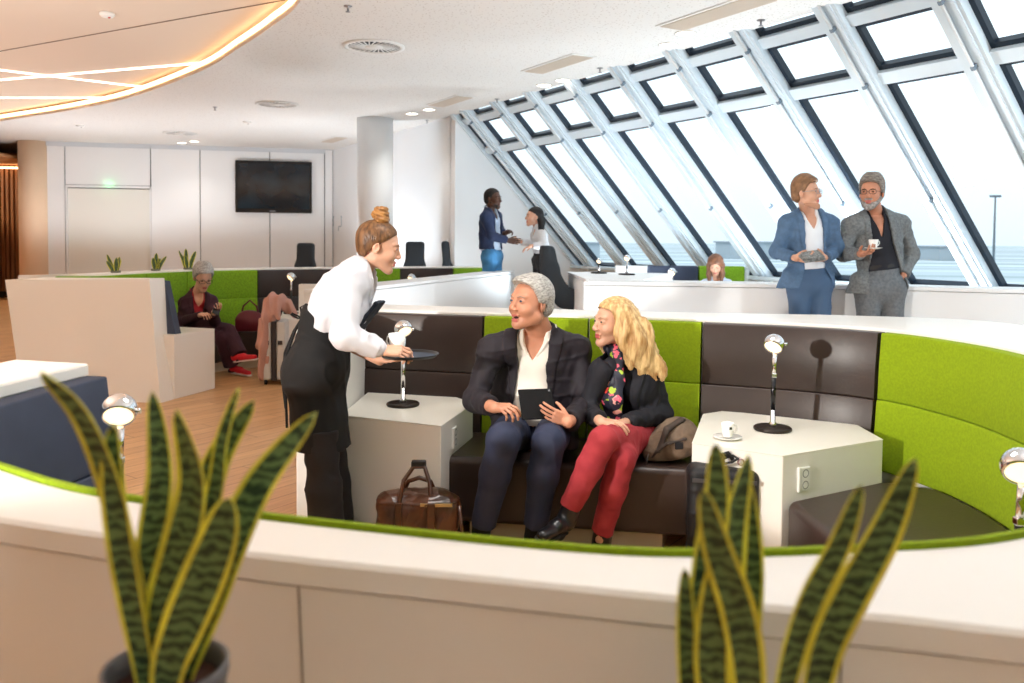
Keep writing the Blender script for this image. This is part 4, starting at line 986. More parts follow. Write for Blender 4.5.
# black trolley bag between bench and right table
BK = mat('nylon_black', (20, 20, 23), .6, bump=.3, bscale=220)
c = at(722, 505, 3.50); tb2 = thing('trolley_bag', 'black trolley bag standing before the right side table', 'bag', (c[0], c[1], 0), -.15)
zt = at(722, 466, 3.50)[2]; 
S = SDF((-.24, -.18, -.02), (.24, .18, .75), .006); S.box((0, 0, zt/2+.02), (.145, .085, zt/2-.02), None, .04, 0); S.box((.0, -.085, zt*.42), (.11, .025, zt*.28), None, .02, .01); S.wrinkle(.004, 25, 5)
sdf_obj('bag_body', S, BK, None).parent = tb2
MB().box((-.10, -.118, zt*.66), (.10, -.108, zt*.68)).box((-.13, -.092, zt-.05), (.13, -.082, zt-.035)).build('zipper', mat('zip_grey', (90, 90, 94), .4, metal=.6), tb2)
MB().tube([(-.05, 0, zt-.01), (-.045, -.01, zt+.035), (.02, -.02, zt+.06), (.05, 0, zt+.02), (.055, 0, zt-.01)], .011, 8).build('handle', BK, tb2)
for s in (-1, 1): MB().lathe([(0, -.012), (.025, -.012), (.025, .012), (0, .012)], seg=16, mtx=Matrix.Translation((s*.11, .06, .026)) @ Matrix.Rotation(PI/2, 4, 'Y')).build('wheel', BLK, tb2)
# bracelet-like key ring lying on top of it
kc = thing('coiled_strap', 'black coiled strap with a silver clip on top of the black trolley bag', 'strap', (c[0]+.02, c[1]-.03, zt+.0)); kc.scale = (.62, .62, .5)
MB().tube([(-.09, 0, .02), (-.06, -.05, .05), (.0, -.06, .07), (.05, -.03, .09), (.03, .02, .10), (-.04, .0, .08), (-.05, -.04, .06)], .010, 8).build('strap', BK, kc); MB().tube([(.07+.02*math.cos(a), -.03, .06+.026*math.sin(a)) for a in np.linspace(0, 2*PI, 12)], .006, 8).build('clip', mat('pink_metal', (220, 180, 190), .2, metal=.7), kc)
# suitcase, coat, red bag in the far booth
SV = mat('suitcase_silver', (206, 206, 204), .35); c = at(277, 366, 8.35)
sc_ = thing('suitcase', 'silver hard-shell suitcase standing by the far white table', 'suitcase', (c[0], c[1], 0), .15); zt = at(277, 320, 8.35)[2]
for x0, x1 in ((-.125, -.035), (.015, .10)):
    b = MB(); b.box((x0, -.17, .05), (x1, .17, zt), .02, seg=3)
    for k in range(5): b.box((x0+.01, -.172, .12+k*.085), (x1-.01, .172, .13+k*.085), .003)
    b.build('shell_half', SV, sc_)
MB().box((-.035, -.174, .045), (.015, .174, zt+.004), .006).build('zipper_band', mat('band_dark', (50, 46, 50), .5), sc_)
MB().tube([(-.06, -.05, zt), (-.06, -.05, zt+.28), (-.06, .08, zt+.28), (-.06, .08, zt)], .008, 8).build('handle', BLK, sc_)
for x in (-.09, .07):
    for y in (-.14, .14): MB().lathe([(0, -.012), (.026, -.012), (.026, .012), (0, .012)], seg=14, mtx=Matrix.Translation((x, y, .027)) @ Matrix.Rotation(PI/2, 4, 'Y')).build('wheel', BLK, sc_)
MB().box((-.100, -.178, .40), (-.055, -.171, .44), .002).box((.03, -.178, .40), (.075, -.171, .44), .002).build('latch', mat('band_dark', (50, 46, 50)), sc_)
co = thing('coat', 'dusty pink coat draped over the suitcase handle', 'coat', (c[0]-.06, c[1], zt+.25)); ob = np.array((c[0]-.06, c[1], 0))
S = SDF(V3(c[0]-.50, c[1]-.35, 0), V3(c[0]+.62, c[1]+.35, 1.2), .009); h0 = zt+.30
S.chain([at(262, 375, 8.2), at(264, 345, 8.2), at(267, 318, 8.25), at(272, 302, 8.3), at(283, 304, 8.4)], [.045, .06, .065, .06, .05], .03, flat=((0, 1, 0), 1.6))
S.chain([at(272, 298, 8.3), at(283, 302, 8.35), at(293, 314, 8.4)], [.05, .06, .035], .03, flat=((0, 1, 0), 1.7)); S.chain([at(276, 300, 8.25), at(277, 318, 8.15)], [.05, .025], .02)
S.fn(lambda P, D: D+.012*np.sin(P[..., 0]*75+2*np.sin(P[..., 2]*9))); S.wrinkle(.008, 22, 3)
sdf_obj('fabric', S, mat('coat_pink', (196, 148, 134), .85), co)
c = at(250, 317, 9.1); hb = thing('handbag', 'dark red handbag on the far bench beside the coat', 'bag', (c[0], c[1], .425))
S = SDF((-.3, -.2, -.02), (.3, .2, .5), .008); S.ell((0, 0, .11), (.16, .10, .13), None, 0); S.box((0, 0, .08), (.15, .08, .08), None, .04, .03); S.wrinkle(.010, 24, 4); S.fn(lambda P, D: np.maximum(D, .004-P[..., 2])); sdf_obj('bag_body', S, mat('bag_maroon', (92, 18, 34), .5), None).parent = hb
MB().tube([(-.10, 0, .16), (-.07, 0, .28), (.0, 0, .34), (.07, 0, .28), (.10, 0, .16)], .010, 8).build('handle', mat('bag_maroon', (92, 18, 34)), hb)

# ---- high-backed chairs (only backs and shells show)
CH = mat('chair_charcoal', (44, 50, 56), .8, bump=.2, bscale=200)
def high_chair(label, x, y, rz, zf=0., group='high-backed lounge chairs', wd=.27, hh=1.42):
    t = thing('lounge_chair', label, 'chair', (x, y, zf), rz, group=group)
    S = SDF((-.45, -.50, .25), (.45, .45, hh+.1), .012)
    S.box((0, .22, (hh+.45)/2), (wd, .05, (hh-.45)/2), np.array(Euler((-.10, 0, 0)).to_matrix()), .045, 0)
    S.box((0, -.04, .42), (wd+.02, .27, .07), None, .05, .06)
    for s in (-1, 1): S.cone((s*(wd+.0), .20, .62), (s*(wd+.0), -.22, .55), .10, .07, .06, flat=((1, 0, 0), .42)); S.cone((s*wd, .22, 1.0), (s*wd, .10, .62), .05, .09, .08, flat=((1, 0, 0), .42))
    sdf_obj('shell', S, CH, None).parent = t
    MB().lathe([(.03, .02), (.03, .38)], seg=14).build('pedestal', CHROME, t); MB().lathe([(0, 0), (.24, 0), (.24, .012), (.05, .03), (0, .03)], seg=32).build('base', CHROME, t)
    return t
def chair_at(lab, x0, x1, ytop, Y, rz, zf=0): p = at((x0+x1)/2, ytop, Y); hgt = p[2]-zf; w_ = (x1-x0)/2*Y/FPX; high_chair(lab, p[0], Y, rz, zf, wd=w_-.02, hh=hgt)
chair_at('dark high-backed chair behind the far booth, below the television', 291, 312, 243, 12.2, 0); chair_at('dark high-backed chair seen right of the waitress\'s face', 402, 424, 241.5, 12.4, 0); chair_at('dark high-backed chair seen edge-on left of the standing man in navy jacket', 455, 467, 241.0, 12.6, 1.2)
# the big lounge chair near the windows, seen from the side
t = thing('lounge_chair', 'charcoal lounge chair with tall back and curved arm by the windows', 'chair', (at(560, 300, 8.9)[0], 8.9, .2), group='high-backed lounge chairs')
Yc = 8.9; S = SDF(at(538, 246, Yc)+V3(-.12, -.5, -.75), at(586, 244, Yc)+V3(.12, .5, .1), .011)
for yy in (-.26, .26):
    S.chain([at(547.5, 252, Yc)+V3(0, yy*.7, 0), at(549.5, 268, Yc)+V3(0, yy, 0), at(554, 285, Yc)+V3(0, yy, 0), at(563, 296, Yc)+V3(0, yy, 0), at(571, 296.5, Yc)+V3(0, yy, 0)], [.078, .088, .10, .105, .10], .03, flat=((0, 1, 0), .45))
for a_, b_, r_ in ((at(545, 248, Yc), at(546, 270, Yc), .045), (at(546, 270, Yc), at(553, 294, Yc), .05), (at(553, 294, Yc), at(571, 303, Yc), .055)):
    for yy in (-.22, -.11, 0, .11, .22): S.cone(a_+V3(0, yy, 0), b_+V3(0, yy, 0), r_, r_, .04)
S.fn(lambda P, D: np.maximum(D, P[..., 2]-at(560, 245.8, Yc)[2])); sdf_obj('shell', S, CH, t)
o = MB().lathe([(.03, .22), (.03, .62)], (t.location.x+.02, 8.9, 0), 14).build('pedestal', CHROME); inv_fix(o, t); o = MB().lathe([(0, .201), (.26, .201), (.26, .213), (.05, .23), (0, .23)], (t.location.x+.02, 8.9, 0), 32).build('base', CHROME); inv_fix(o, t)
# ------------------------------------------------------------------ snake plants
def leaf_mat():
    M = bpy.data.materials.new('leaf_banded'); M.use_nodes = True; nt = M.node_tree; b = nt.nodes['Principled BSDF']; b.inputs['Roughness'].default_value = .38
    tc = nt.nodes.new('ShaderNodeTexCoord'); w_ = nt.nodes.new('ShaderNodeTexWave'); w_.bands_direction = 'Z'; w_.inputs['Scale'].default_value = 26; w_.inputs['Distortion'].default_value = 7; w_.inputs['Detail'].default_value = 3; w_.inputs['Detail Scale'].default_value = 2.5
    nt.links.new(tc.outputs['Object'], w_.inputs['Vector']); r = nt.nodes.new('ShaderNodeValToRGB'); e = r.color_ramp.elements; e[0].position = .3; e[0].color = lin((38, 62, 42)); e[1].position = .75; e[1].color = lin((104, 134, 84)); nt.links.new(w_.outputs[0], r.inputs[0]); nt.links.new(r.outputs[0], b.inputs['Base Color']); return M
LEAFG = leaf_mat(); LEAFY = mat('leaf_margin', (238, 230, 84), .4, var=.10, vscale=20)
def leaf(pts, w, tw=0., cup=.28, face=(0, -1, 0), wp=None, n=26, thk=.0022):
    """pts: world centreline base->tip; w: max width; returns rows for a leaf mesh"""
    C = cr_spline(pts, 8); C = np.array(C); N = len(C); rows = []; face = nrm(face)
    for i, p in enumerate(C):
        t = i/(N-1); tg = nrm(C[min(i+1, N-1)]-C[max(i-1, 0)]); f = nrm(face-tg*(face@tg)); x = np.cross(tg, f)
        a = tw*(t-.2); x, f = x*math.cos(a)+f*math.sin(a), f*math.cos(a)-x*math.sin(a)
        prof = (.42+.58*math.sin(min(1, t/.55)*PI/2))*(1 if t < .55 else math.sqrt(max(0, 1-((t-.55)/.45)**2.2)))
        hw = w/2*max(prof, .012); r = []
        for u in (-1, -.74, -.4, 0, .4, .74, 1): r.append(p+x*u*hw+f*(cup*hw*(u*u-.5))*1.0)
        for u in (1, .74, .4, 0, -.4, -.74, -1): r.append(p+x*u*hw*.99+f*(cup*hw*(u*u-.5))-f*thk*(1.4-.8*abs(u)))
        rows.append(r)
    return rows
def leaf_obj(root, *a, **k):
    rows = leaf(*a, **k); n = 14; V = [p for r in rows for p in r]; F = []; mi = []
    for i in range(len(rows)-1):
        for j in range(n):
            kk = (j+1) % n; F.append((i*n+j, i*n+kk, (i+1)*n+kk, (i+1)*n+j)); mi.append(1 if j in (0, 5, 6, 7, 12, 13) else 0)
    F.append(tuple(range(n))[::-1]); mi.append(0); F.append(tuple((len(rows)-1)*n+j for j in range(n))); mi.append(1)
    o = mesh_obj('leaf', V, F, [LEAFG, LEAFY], None, True, mi); bm = bmesh.new(); bm.from_mesh(o.data); bmesh.ops.recalc_face_normals(bm, faces=bm.faces); bm.to_mesh(o.data); bm.free()
    return inv_fix(o, root)
def pot(root, c, r, z0, z1, m):
    h = z1-z0; inv_fix(MB().lathe([(0, 0), (r*.72, 0), (r*.78, .006), (r*.97, h-.02), (r*1.0, h-.012), (r, h), (r*.92, h), (r*.90, h-.02), (r*.88, h-.03)], (c[0], c[1], z0), 40, cap=False).build('pot', m), root)
    inv_fix(MB().lathe([(0, h-.022), (r*.90, h-.024)], (c[0], c[1], z0), 30, cap=False).build('soil', mat('soil', (70, 42, 32), .95, bump=.8, bscale=200)), root)
POTM = mat('pot_grey', (92, 88, 88), .5)
def pedestal(c, zt, label, w=.085):
    t = thing('plant_pedestal', label, 'pedestal', (c[0], c[1], 0), group='white pedestals of the foreground plants')
    MB().box((-w, -w, 0), (w, w, zt-.02)).build('column', WARMW, t); MB().box((-w-.006, -w-.006, zt-.02), (w+.006, w+.006, zt), .003).build('top', WARMW, t)
def big_plant(label, px, Y, leaves, zrim, r, plabel):
    c = at(px, 668, Y); zb = .925
    t = thing('snake_plant', label, 'plant', (c[0], c[1], zb), group='foreground snake plants'); pot(t, c, r, zb+.001, zrim, POTM); pedestal(c, zb, plabel)
    for pts, wpx, tw, dy in leaves:
        N = len(pts); P = [at(x, y, Y+dy[0]+(dy[1]-dy[0])*i/(N-1)) for i, (x, y) in enumerate(pts)]
        # root the leaf in the soil
        P = [V3(c[0]+(P[0][0]-c[0])*.75, P[0][1], zrim-.04)]+P if P[0][2] > zrim-.035 else P
        leaf_obj(t, P, wpx*Y/FPX, tw, face=(.1*math.sin(wpx), -1, .1))
big_plant('large variegated snake plant in a grey pot at the lower left', 166, .84, [
    ([(146, 665), (136, 600), (121, 530), (104, 468), (78, 412), (40, 373)], 30, .5, (0, -.05)),
    ([(143, 668), (130, 600), (118, 530), (112, 470), (113, 425)], 27, .2, (-.02, -.03)),
    ([(150, 668), (147, 610), (152, 540), (160, 470), (152, 391)], 31, -.5, (.03, .04)),
    ([(158, 668), (164, 610), (182, 540), (192, 480), (176, 410)], 44, .7, (-.01, -.02)),
    ([(172, 665), (188, 590), (200, 520), (218, 458), (254, 400)], 34, -.5, (.05, .06)),
    ([(184, 665), (205, 610), (230, 545), (262, 480), (316, 412)], 40, .5, (.01, .03)),
    ([(168, 670), (184, 625), (203, 580), (220, 535), (229, 498)], 46, .3, (-.045, -.05)),
    ([(178, 665), (198, 560), (215, 490), (222, 440), (238, 388)], 22, .8, (.04, .05))], 1.047, .062, 'white pedestal under the lower left snake plant')
big_plant('variegated snake plant clump at the bottom edge, left of two at right', 722, .80, [
    ([(702, 720), (700, 640), (708, 560), (717, 500), (716, 443)], 32, .6, (.02, .03)),
    ([(730, 720), (726, 650), (730, 580), (736, 520), (749, 455)], 34, -.4, (.03, .04)),
    ([(748, 720), (748, 670), (738, 610), (718, 550), (703, 490)], 36, .5, (-.03, -.04)),
    ([(690, 720), (688, 670), (686, 620), (685, 568)], 22, .2, (0, 0)),
    ([(740, 720), (748, 640), (752, 570), (748, 510), (742, 468)], 26, .9, (.05, .05)),
    ([(716, 720), (712, 660), (716, 600), (722, 550)], 36, .2, (-.02, -.03))], 1.00, .06, 'white pedestal under the middle snake plant')
big_plant('variegated snake plant with two tall spread leaves at the lower right', 800, .78, [
    ([(782, 720), (792, 660), (812, 600), (840, 545), (862, 485)], 27, .6, (0, -.02)),
    ([(812, 720), (826, 650), (854, 590), (886, 530), (916, 458)], 38, .35, (.02, 0))], .995, .05, 'white pedestal under the right snake plant')
for k, (x, y0, hh, Y, lab) in enumerate(((105, 277, 17, 8.3, 'small snake plant on the booth wall, leftmost of three'), (145, 273.5, 17, 9.0, 'small snake plant on the booth wall, middle of three'), (180.5, 272, 19, 9.75, 'small snake plant on the booth wall, closest to the seated woman in burgundy'))):
    d = ray(x, y0); c = at(x, y0, Y); zb = 1.075
    k_ = np.argmin(np.abs(np.array([O2.p[i][0]/O2.p[i][1]-d[0]/d[1] for i in range(len(O2.p))]))); cc_ = (O2.p[k_]+I2.p[k_])/2; Y = cc_[1]
    t = thing('snake_plant', lab, 'plant', (cc_[0], cc_[1], zb), group='small snake plants on the booth wall'); rr = random.Random(k+3); pot(t, (cc_[0], cc_[1]), .05, zb, zb+.022, mat('pot_green_grey', (120, 124, 104), .5))
    for j in range(7):
        a = rr.uniform(0, 6.28); hgt = hh*Y/FPX*rr.uniform(.65, 1.12)-.02; l = rr.uniform(.02, .09); b0 = V3(cc_[0]+.03*math.cos(a), cc_[1]+.03*math.sin(a), zb+.004)
        leaf_obj(t, [b0, b0+V3(math.cos(a)*l*.3, math.sin(a)*l*.3, hgt*.5), b0+V3(math.cos(a)*l, math.sin(a)*l, hgt+.02)], .05, rr.uniform(-1, 1))
# ------------------------------------------------------------------ people
def T3(S, c, R, pts, rs, sc=1., **k):
    S.chain([c+R@(np.array(p)*sc) for p in pts], [r*sc for r in rs], **k)

def senior_man():
    root = thing('person', 'seated grey-haired man in dark jacket and open white shirt holding a black tablet', 'person', at(532, 440, 4.2)*np.array([1, 1, 0]))
    sc = 1.08; c = at(530, 303.5, 4.10); R = frame((-.74, -.66, .10))
    b = Body(N=at(541, 335, 4.2), SR=at(492, 350, 4.12), SL=at(577, 350, 4.26), ER=at(475, 400, 4.03), WR=at(493, 407, 3.80),
             EL=at(586, 404, 4.10), WL=at(569, 422, 3.74), W=at(534, 412, 4.22), HL=at(555, 432, 4.2), HR=at(513, 432, 4.2),
             KL=at(549, 441, 3.66), KR=at(503, 440, 3.62), AL=at(532, 545, 3.74), AR=at(479, 545, 3.72), fwd=(-.16, -1, .05), bulk=1.12, belly=.10)
    S1 = SDF(*box_of(c, m=.17), .003); g = head_prims(S1, c, R, sc, jaw=1.12, open_mouth=True, heavy=1); neck_prims(S1, c, R, b.N, 1.05, .058)
    S1.ell(g(0, .045, -.088), (.045, .03, .026), R, .02)
    SR_ = SDF(*box_of(b.WR, m=.2), .003); hand_prims(SR_, b.WR, at(513, 408, 3.72)-b.WR, (.1, .3, -1), True, .92, curl=.75, thumb=.6)
    SL_ = SDF(*box_of(b.WL, m=.2), .003); hand_prims(SL_, b.WL, at(545, 412, 3.73)-b.WL, (0, 1, .1), False, .84, curls=[.25, .35, .5, .6], thumb=.5, spread=.10)
    for s, w, e in ((SR_, b.WR, b.ER), (SL_, b.WL, b.EL)): s.cone(w+(e-w)*.35, w+nrm(w-e)*.02, .032, .026, .01)
    S2 = SDF(*box_of(b.N, b.SL, b.SR, b.HL, b.HR, b.KL, b.AR, b.AL, b.ER, m=.16), .012)
    b.torso(S2, -.012); b.legs(S2, -.008); [b.arm(S2, q, -.006, to_wrist=.8) for q in 'LR']; neck_prims(S2, c, R, b.N, 1., .05)
    body_obj(root, c, R, sc, [S1, SR_, SL_, S2], SKIN_RED, mo=.01)
    eyes_obj(root, c, R, sc); brows_obj(root, c, R, sc, mat('brow_grey', (150, 130, 115), .8), .0026)
    short_hair(root, c, R, sc, mat('hair_silver', (196, 193, 188), .5, rgb2=(134, 130, 126), vscale=60, stretch=(1, 1, 3)), vol=.013, line=(.080, .8), side=.0, back=-.085, top=.004, amp=.0014, h=.003)
    # shirt
    S = SDF(*box_of(b.N, b.SL, b.SR, b.HL, b.HR, m=.2), .005); b.torso(S, .006, pelvis=True)
    S.wrinkle(.0022, 40, 3); b.collar(S, r=.074, h=.022, tilt=.45, gap=1.1)
    b.vneck(S, .046, .045, lap=.022); S.fn(lambda P, D: np.maximum(D, b.W[2]-.04-P[..., 2]))
    for q, w, e in (('R', b.WR, b.ER),): S.cone(w+(e-w)*.16, w+(e-w)*.02, .039, .038, 0); cut_plane(S, w+(e-w)*.0, w-e, .06)
    sdf_obj('shirt', S, mat('shirt_cream', (240, 232, 222), .75, bump=.1, bscale=40), root)
    SB = SDF(*box_of(b.N, b.HL, b.HR, m=.25), .0035)
    for t in (.18, .36, .54, .72): p = b.M+(b.W-b.M)*t; pp = p+b.T[:, 1]*(.155*.66+.012+(.02 if t > .5 else 0)); SB.ell(pp, (.006, .004, .006), b.T, 0)
    # jacket
    S = SDF(*box_of(b.N, b.SL, b.SR, b.HL, b.HR, b.ER, b.EL, b.WR, b.WL, m=.2), .005)
    b.torso(S, .020); [S.cone(b.M+b.T[:, 2]*.02, q_+b.T[:, 2]*.004, .075, .072, .04) for q_ in (b.SL, b.SR)]; [S.cone(b.M+(b.W-b.M)*.30+b.T[:, 0]*.15*s_, b.W+b.T[:, 0]*.165*s_, .062, .072, .03) for s_ in (-1, 1)]; S.cone(b.HR+V3(-.06, -.05, .0), b.HR+V3(-.07, -.25, -.10), .06, .035, .03); S.cone(b.HL+V3(.05, -.05, .02), b.HL+V3(.06, -.22, 0), .06, .04, .03)
    ARMS = lambda: (b.arm(S, 'R', .012, to_wrist=.84, i2=.018, k=.035), b.arm(S, 'L', .012, to_wrist=.92, i2=.018, k=.035), S.wrinkle(.0045, 28, 5), S.wrinkle(.0022, 75, 8))
    b.opening(S, [(.14, .085), (.03, .078), (-.08, .070), (-.24, .085), (-.42, .13), (-.60, .17)], y0=-.02, lapel=.062, raise_=.008, lap_lo=-.26); ARMS()
    sdf_obj('jacket', S, mat('jacket_aubergine', (33, 27, 35), .7, bump=.25, bscale=300, var=.06, vscale=30), root)
    # trousers, socks, shoes
    S = SDF(*box_of(b.HL, b.HR, b.KL, b.KR, b.AL, b.AR, m=.18), .005)
    b.torso(S, -.02); S.fn(lambda P, D: np.maximum(D, P[..., 2]-(b.W[2]+.02)))
    S.cone(b.HL, b.HR, .11, .11, .03); b.legs(S, .016, upto=.80, hem=.002, thigh=.080, k=.02)
    S.wrinkle(.004, 26, 9); S.wrinkle(.002, 60, 4)
    for kn, an in ((b.KL, b.AL), (b.KR, b.AR)): S.cone(kn+V3(0, -.064, 0), an+V3(0, -.058, .12), .006, .004, .012)
    sdf_obj('trousers', S, mat('trousers_navy', (38, 45, 70), .75, bump=.2, bscale=260), root)
    for an, q in ((b.AL, 0), (b.AR, 1)):
        hx = V3(an[0], an[1]+.06, .0); tx = V3(an[0]-.04, an[1]-.20, .0)
        S = SDF(*box_of(an, an+(b.KL-b.AL)*.3, m=.09), .005); S.cone(V3(an[0], an[1]+.02, .08), an+(b.KL-b.AL)*.28, .040, .046, 0); sdf_obj('sock', S, mat('sock_black', (16, 16, 20), .9), root)
        S = SDF(*box_of(hx, tx, m=.14), .005); shoe(S, hx+V3(0, 0, .012), tx+V3(0, 0, .012)); S.fn(lambda P, D: np.maximum(D, .004-P[..., 2]))
        so = sdf_obj('shoe', S, mat('shoe_black', (18, 16, 16), .3, coat=.3), root)
        S = SDF(*box_of(hx, tx, m=.08), .004); sole(S, hx, tx); S.fn(lambda P, D: np.maximum(D, .001-P[..., 2])); o = sdf_obj('sole', S, mat('sole_dark', (30, 26, 24), .7), root); o.parent = so; o.matrix_parent_inverse = Matrix.Identity(4)
    # tablet held on the lap
    tb = thing('tablet', 'black tablet computer held upright by the seated grey-haired man', 'tablet', at(537, 404, 3.80))
    a, c_, d_ = at(516, 390, 3.83), at(548, 389, 3.86), at(528, 419, 3.74)
    x = nrm(c_-a); z = nrm((a-d_)-x*((a-d_)@x)); y = np.cross(z, x); R_ = Matrix(((x[0], y[0], z[0]), (x[1], y[1], z[1]), (x[2], y[2], z[2]))).to_4x4()
    q = MB().box((-.080, -.005, -.078), (.080, .005, .078), .003).build('case', mat('tablet_case', (14, 13, 15), .7, spec=.2), tb)
    q2 = MB().box((-.070, .0046, -.068), (.070, .0062, .068)).build('screen', mat('screen_off', (10, 10, 14), .08), tb)
    q3 = MB().box((.060, -.0058, .060), (.072, -.0048, .072), .0004).build('camera_lens', mat('lens_grey', (60, 60, 66), .2), tb)
    tb.matrix_world = Matrix.Translation(tb.location) @ R_
    return b

def blond_woman():
    root = thing('person', 'seated woman with long wavy blond hair, dark blazer, floral scarf and red trousers', 'person', at(645, 435, 4.15)*np.array([1, 1, 0]))
    sc = .98; c = at(613, 323, 4.10); R = frame((-.93, -.42, .04))
    b = Body(N=at(625, 356, 4.16), SR=at(601, 372, 4.03), SL=at(650, 372, 4.24), ER=at(587, 410, 4.02), WR=at(600, 421, 3.80),
             EL=at(662, 414, 4.12), WL=at(622, 424, 3.86), W=at(634, 418, 4.18), HL=at(652, 436, 4.18), HR=at(630, 434, 4.22),
             KL=at(603, 440, 3.62), KR=at(622, 458, 3.68), AL=at(566, 515, 3.60), AR=at(600, 540, 3.74), fwd=(-.55, -.85, .06), sc=.90, bulk=.95, bust=True)
    S1 = SDF(*box_of(c, m=.17), .003); g = head_prims(S1, c, R, sc, female=True, smile=True); neck_prims(S1, c, R, b.N, .9, .050)
    SR_ = SDF(*box_of(b.WR, m=.19), .003); hand_prims(SR_, b.WR, at(618, 424, 3.72)-b.WR, (.0, .1, -1), True, .9, curl=.45, thumb=.3)
    SL_ = SDF(*box_of(b.WL, m=.19), .003); hand_prims(SL_, b.WL, at(604, 427, 3.74)-b.WL, (.0, .1, -1), False, .9, curl=.5, thumb=.3)
    for s, w, e in ((SR_, b.WR, b.ER), (SL_, b.WL, b.EL)): s.cone(w+(e-w)*.3, w+nrm(w-e)*.02, .027, .023, .01)
    S2 = SDF(*box_of(b.N, b.SL, b.SR, b.HL, b.HR, b.KL, b.AR, b.AL, b.ER, m=.16), .012)
    b.torso(S2, -.012); b.legs(S2, -.008); [b.arm(S2, q, -.006, to_wrist=.8) for q in 'LR']; neck_prims(S2, c, R, b.N, .9, .046)
    body_obj(root, c, R, sc, [S1, SR_, SL_, S2], SKIN, mat('lips_rose', (196, 92, 92), .35))
    eyes_obj(root, c, R, sc, iris=(80, 100, 90)); brows_obj(root, c, R, sc, mat('brow_blond', (150, 115, 80), .8), .002)
    # hair
    HB = mat('hair_blond', (232, 200, 144), .45, rgb2=(170, 124, 72), vscale=34, stretch=(1.5, 1.5, .25))
    S = SDF(c-V3(.20, .20, .42), c+V3(.36, .22, .20), .004)
    h = lambda x, y, z: c+R@(np.array([x, y, z])*sc)
    S.ell(h(0, -.020, .046), (.088, .103, .090), R, 0); S.ell(h(0, -.07, -.03), (.085, .07, .12), R, .03)
    S.fn(lambda P, D: np.maximum(D, np.where(((P-c)@R)[..., 1] > .02, (.078-.2*np.abs(((P-c)@R)[..., 0])-((P-c)@R)[..., 2])*.8, -1)))
    r_ = np.random.RandomState(4)
    def lock(x0, y0, z0, L, out, back, r=.016, ph=0.):
        pts, rs = [], []
        for j in range(12):
            t = j/11
            wv = .020*math.sin(t*8+ph)*min(1, t*2.5)
            pts.append(h(x0+out*math.sin(min(1, t*1.5)*1.57)+wv*.7, y0+back*t+wv, z0-L*t)); rs.append(r*(1.0 if t < .7 else 1.0-(t-.7)*2.2))
        S.chain(pts, rs, .016)
    for side in (-1, 1):
        for i in range(15):
            a = i/14; y0 = .030-.14*a
            lock(side*(.030+.046*math.sin(PI*min(1, a*.9+.15))), y0, .085-.03*a, .25+.05*r_.rand()+.06*a, side*(.040+.02*r_.rand()), -.05-.05*a-.02*r_.rand(), .016+.004*r_.rand(), r_.rand()*6)
    for i in range(8): lock(-.06+.12*i/7, -.09, .05, .33+.04*r_.rand(), 0, -.035, .021, r_.rand()*6)
    for i in range(5): lock(-.085-.004*i, -.06-.015*i, .02, .29, -.04, -.06-.008*i, .018, i*1.1)
    def strands(P, D):
        q = (P-c)@R
        return D+.0013*np.sin(q[..., 0]*330+q[..., 1]*520+5*np.sin(q[..., 2]*28)+2.5*sines(q, 25, 3))+.0006*sines(q, 120, 6)
    S.fn(strands)
    S.fn(lambda P, D: np.maximum(D, -(np.sqrt((((P-c)@R-np.array([-.012, .092, -.030]))/np.array([.062, .080, .105])).__pow__(2).sum(-1))-1)*.05))
    sdf_obj('hair', S, HB, root)
    # scarf
    def scarf_mat():
        M = bpy.data.materials.new('scarf_floral'); M.use_nodes = True; nt = M.node_tree; bs = nt.nodes['Principled BSDF']; bs.inputs['Roughness'].default_value = .5
        tc = nt.nodes.new('ShaderNodeTexCoord'); v = nt.nodes.new('ShaderNodeTexVoronoi'); v.inputs['Scale'].default_value = 24; nz = nt.nodes.new('ShaderNodeTexNoise'); nz.inputs['Scale'].default_value = 34; va = nt.nodes.new('ShaderNodeVectorMath'); va.operation = 'MULTIPLY_ADD'; va.inputs[1].default_value = (.07, .07, .07); nt.links.new(tc.outputs['Object'], nz.inputs['Vector']); nt.links.new(nz.outputs['Color'], va.inputs[0]); nt.links.new(tc.outputs['Object'], va.inputs[2]); nt.links.new(va.outputs[0], v.inputs['Vector'])
        r = nt.nodes.new('ShaderNodeValToRGB'); nt.links.new(v.outputs['Distance'], r.inputs[0]); r.color_ramp.elements[0].color = (1, 1, 1, 1); r.color_ramp.elements[0].position = .36; r.color_ramp.elements[1].color = (0, 0, 0, 1); r.color_ramp.elements[1].position = .42
        sp = nt.nodes.new('ShaderNodeSeparateColor'); nt.links.new(v.outputs['Color'], sp.inputs[0])
        r2 = nt.nodes.new('ShaderNodeValToRGB'); r2.color_ramp.interpolation = 'CONSTANT'; e = r2.color_ramp.elements; e[0].color = lin((236, 96, 120)); e[1].position = .36; e[1].color = lin((24, 26, 44)); q = e.new(.46); q.color = lin((170, 196, 60)); q = e.new(.68); q.color = lin((222, 70, 60)); q = e.new(.84); q.color = lin((240, 170, 160))
        nt.links.new(sp.outputs[0], r2.inputs[0]); mx = nt.nodes.new('ShaderNodeMix'); mx.data_type = 'RGBA'; mx.inputs[6].default_value = lin((22, 24, 44)); nt.links.new(r.outputs[0], mx.inputs[0]); nt.links.new(r2.outputs[0], mx.inputs[7]); nt.links.new(mx.outputs[2], bs.inputs['Base Color'])
        return M
    S = SDF(*box_of(b.N, b.M, b.W, m=.2), .0045); T = b.T
    ring = [b.N+T[:, 2]*(.035+.012*math.sin(a*3))+T[:, 0]*math.cos(a)*.072+T[:, 1]*(math.sin(a)*.070+.012) for a in np.linspace(0, 2*PI, 15)]
    S.chain(ring, [.026]*15, .012, flat=(T[:, 2], 1.3))
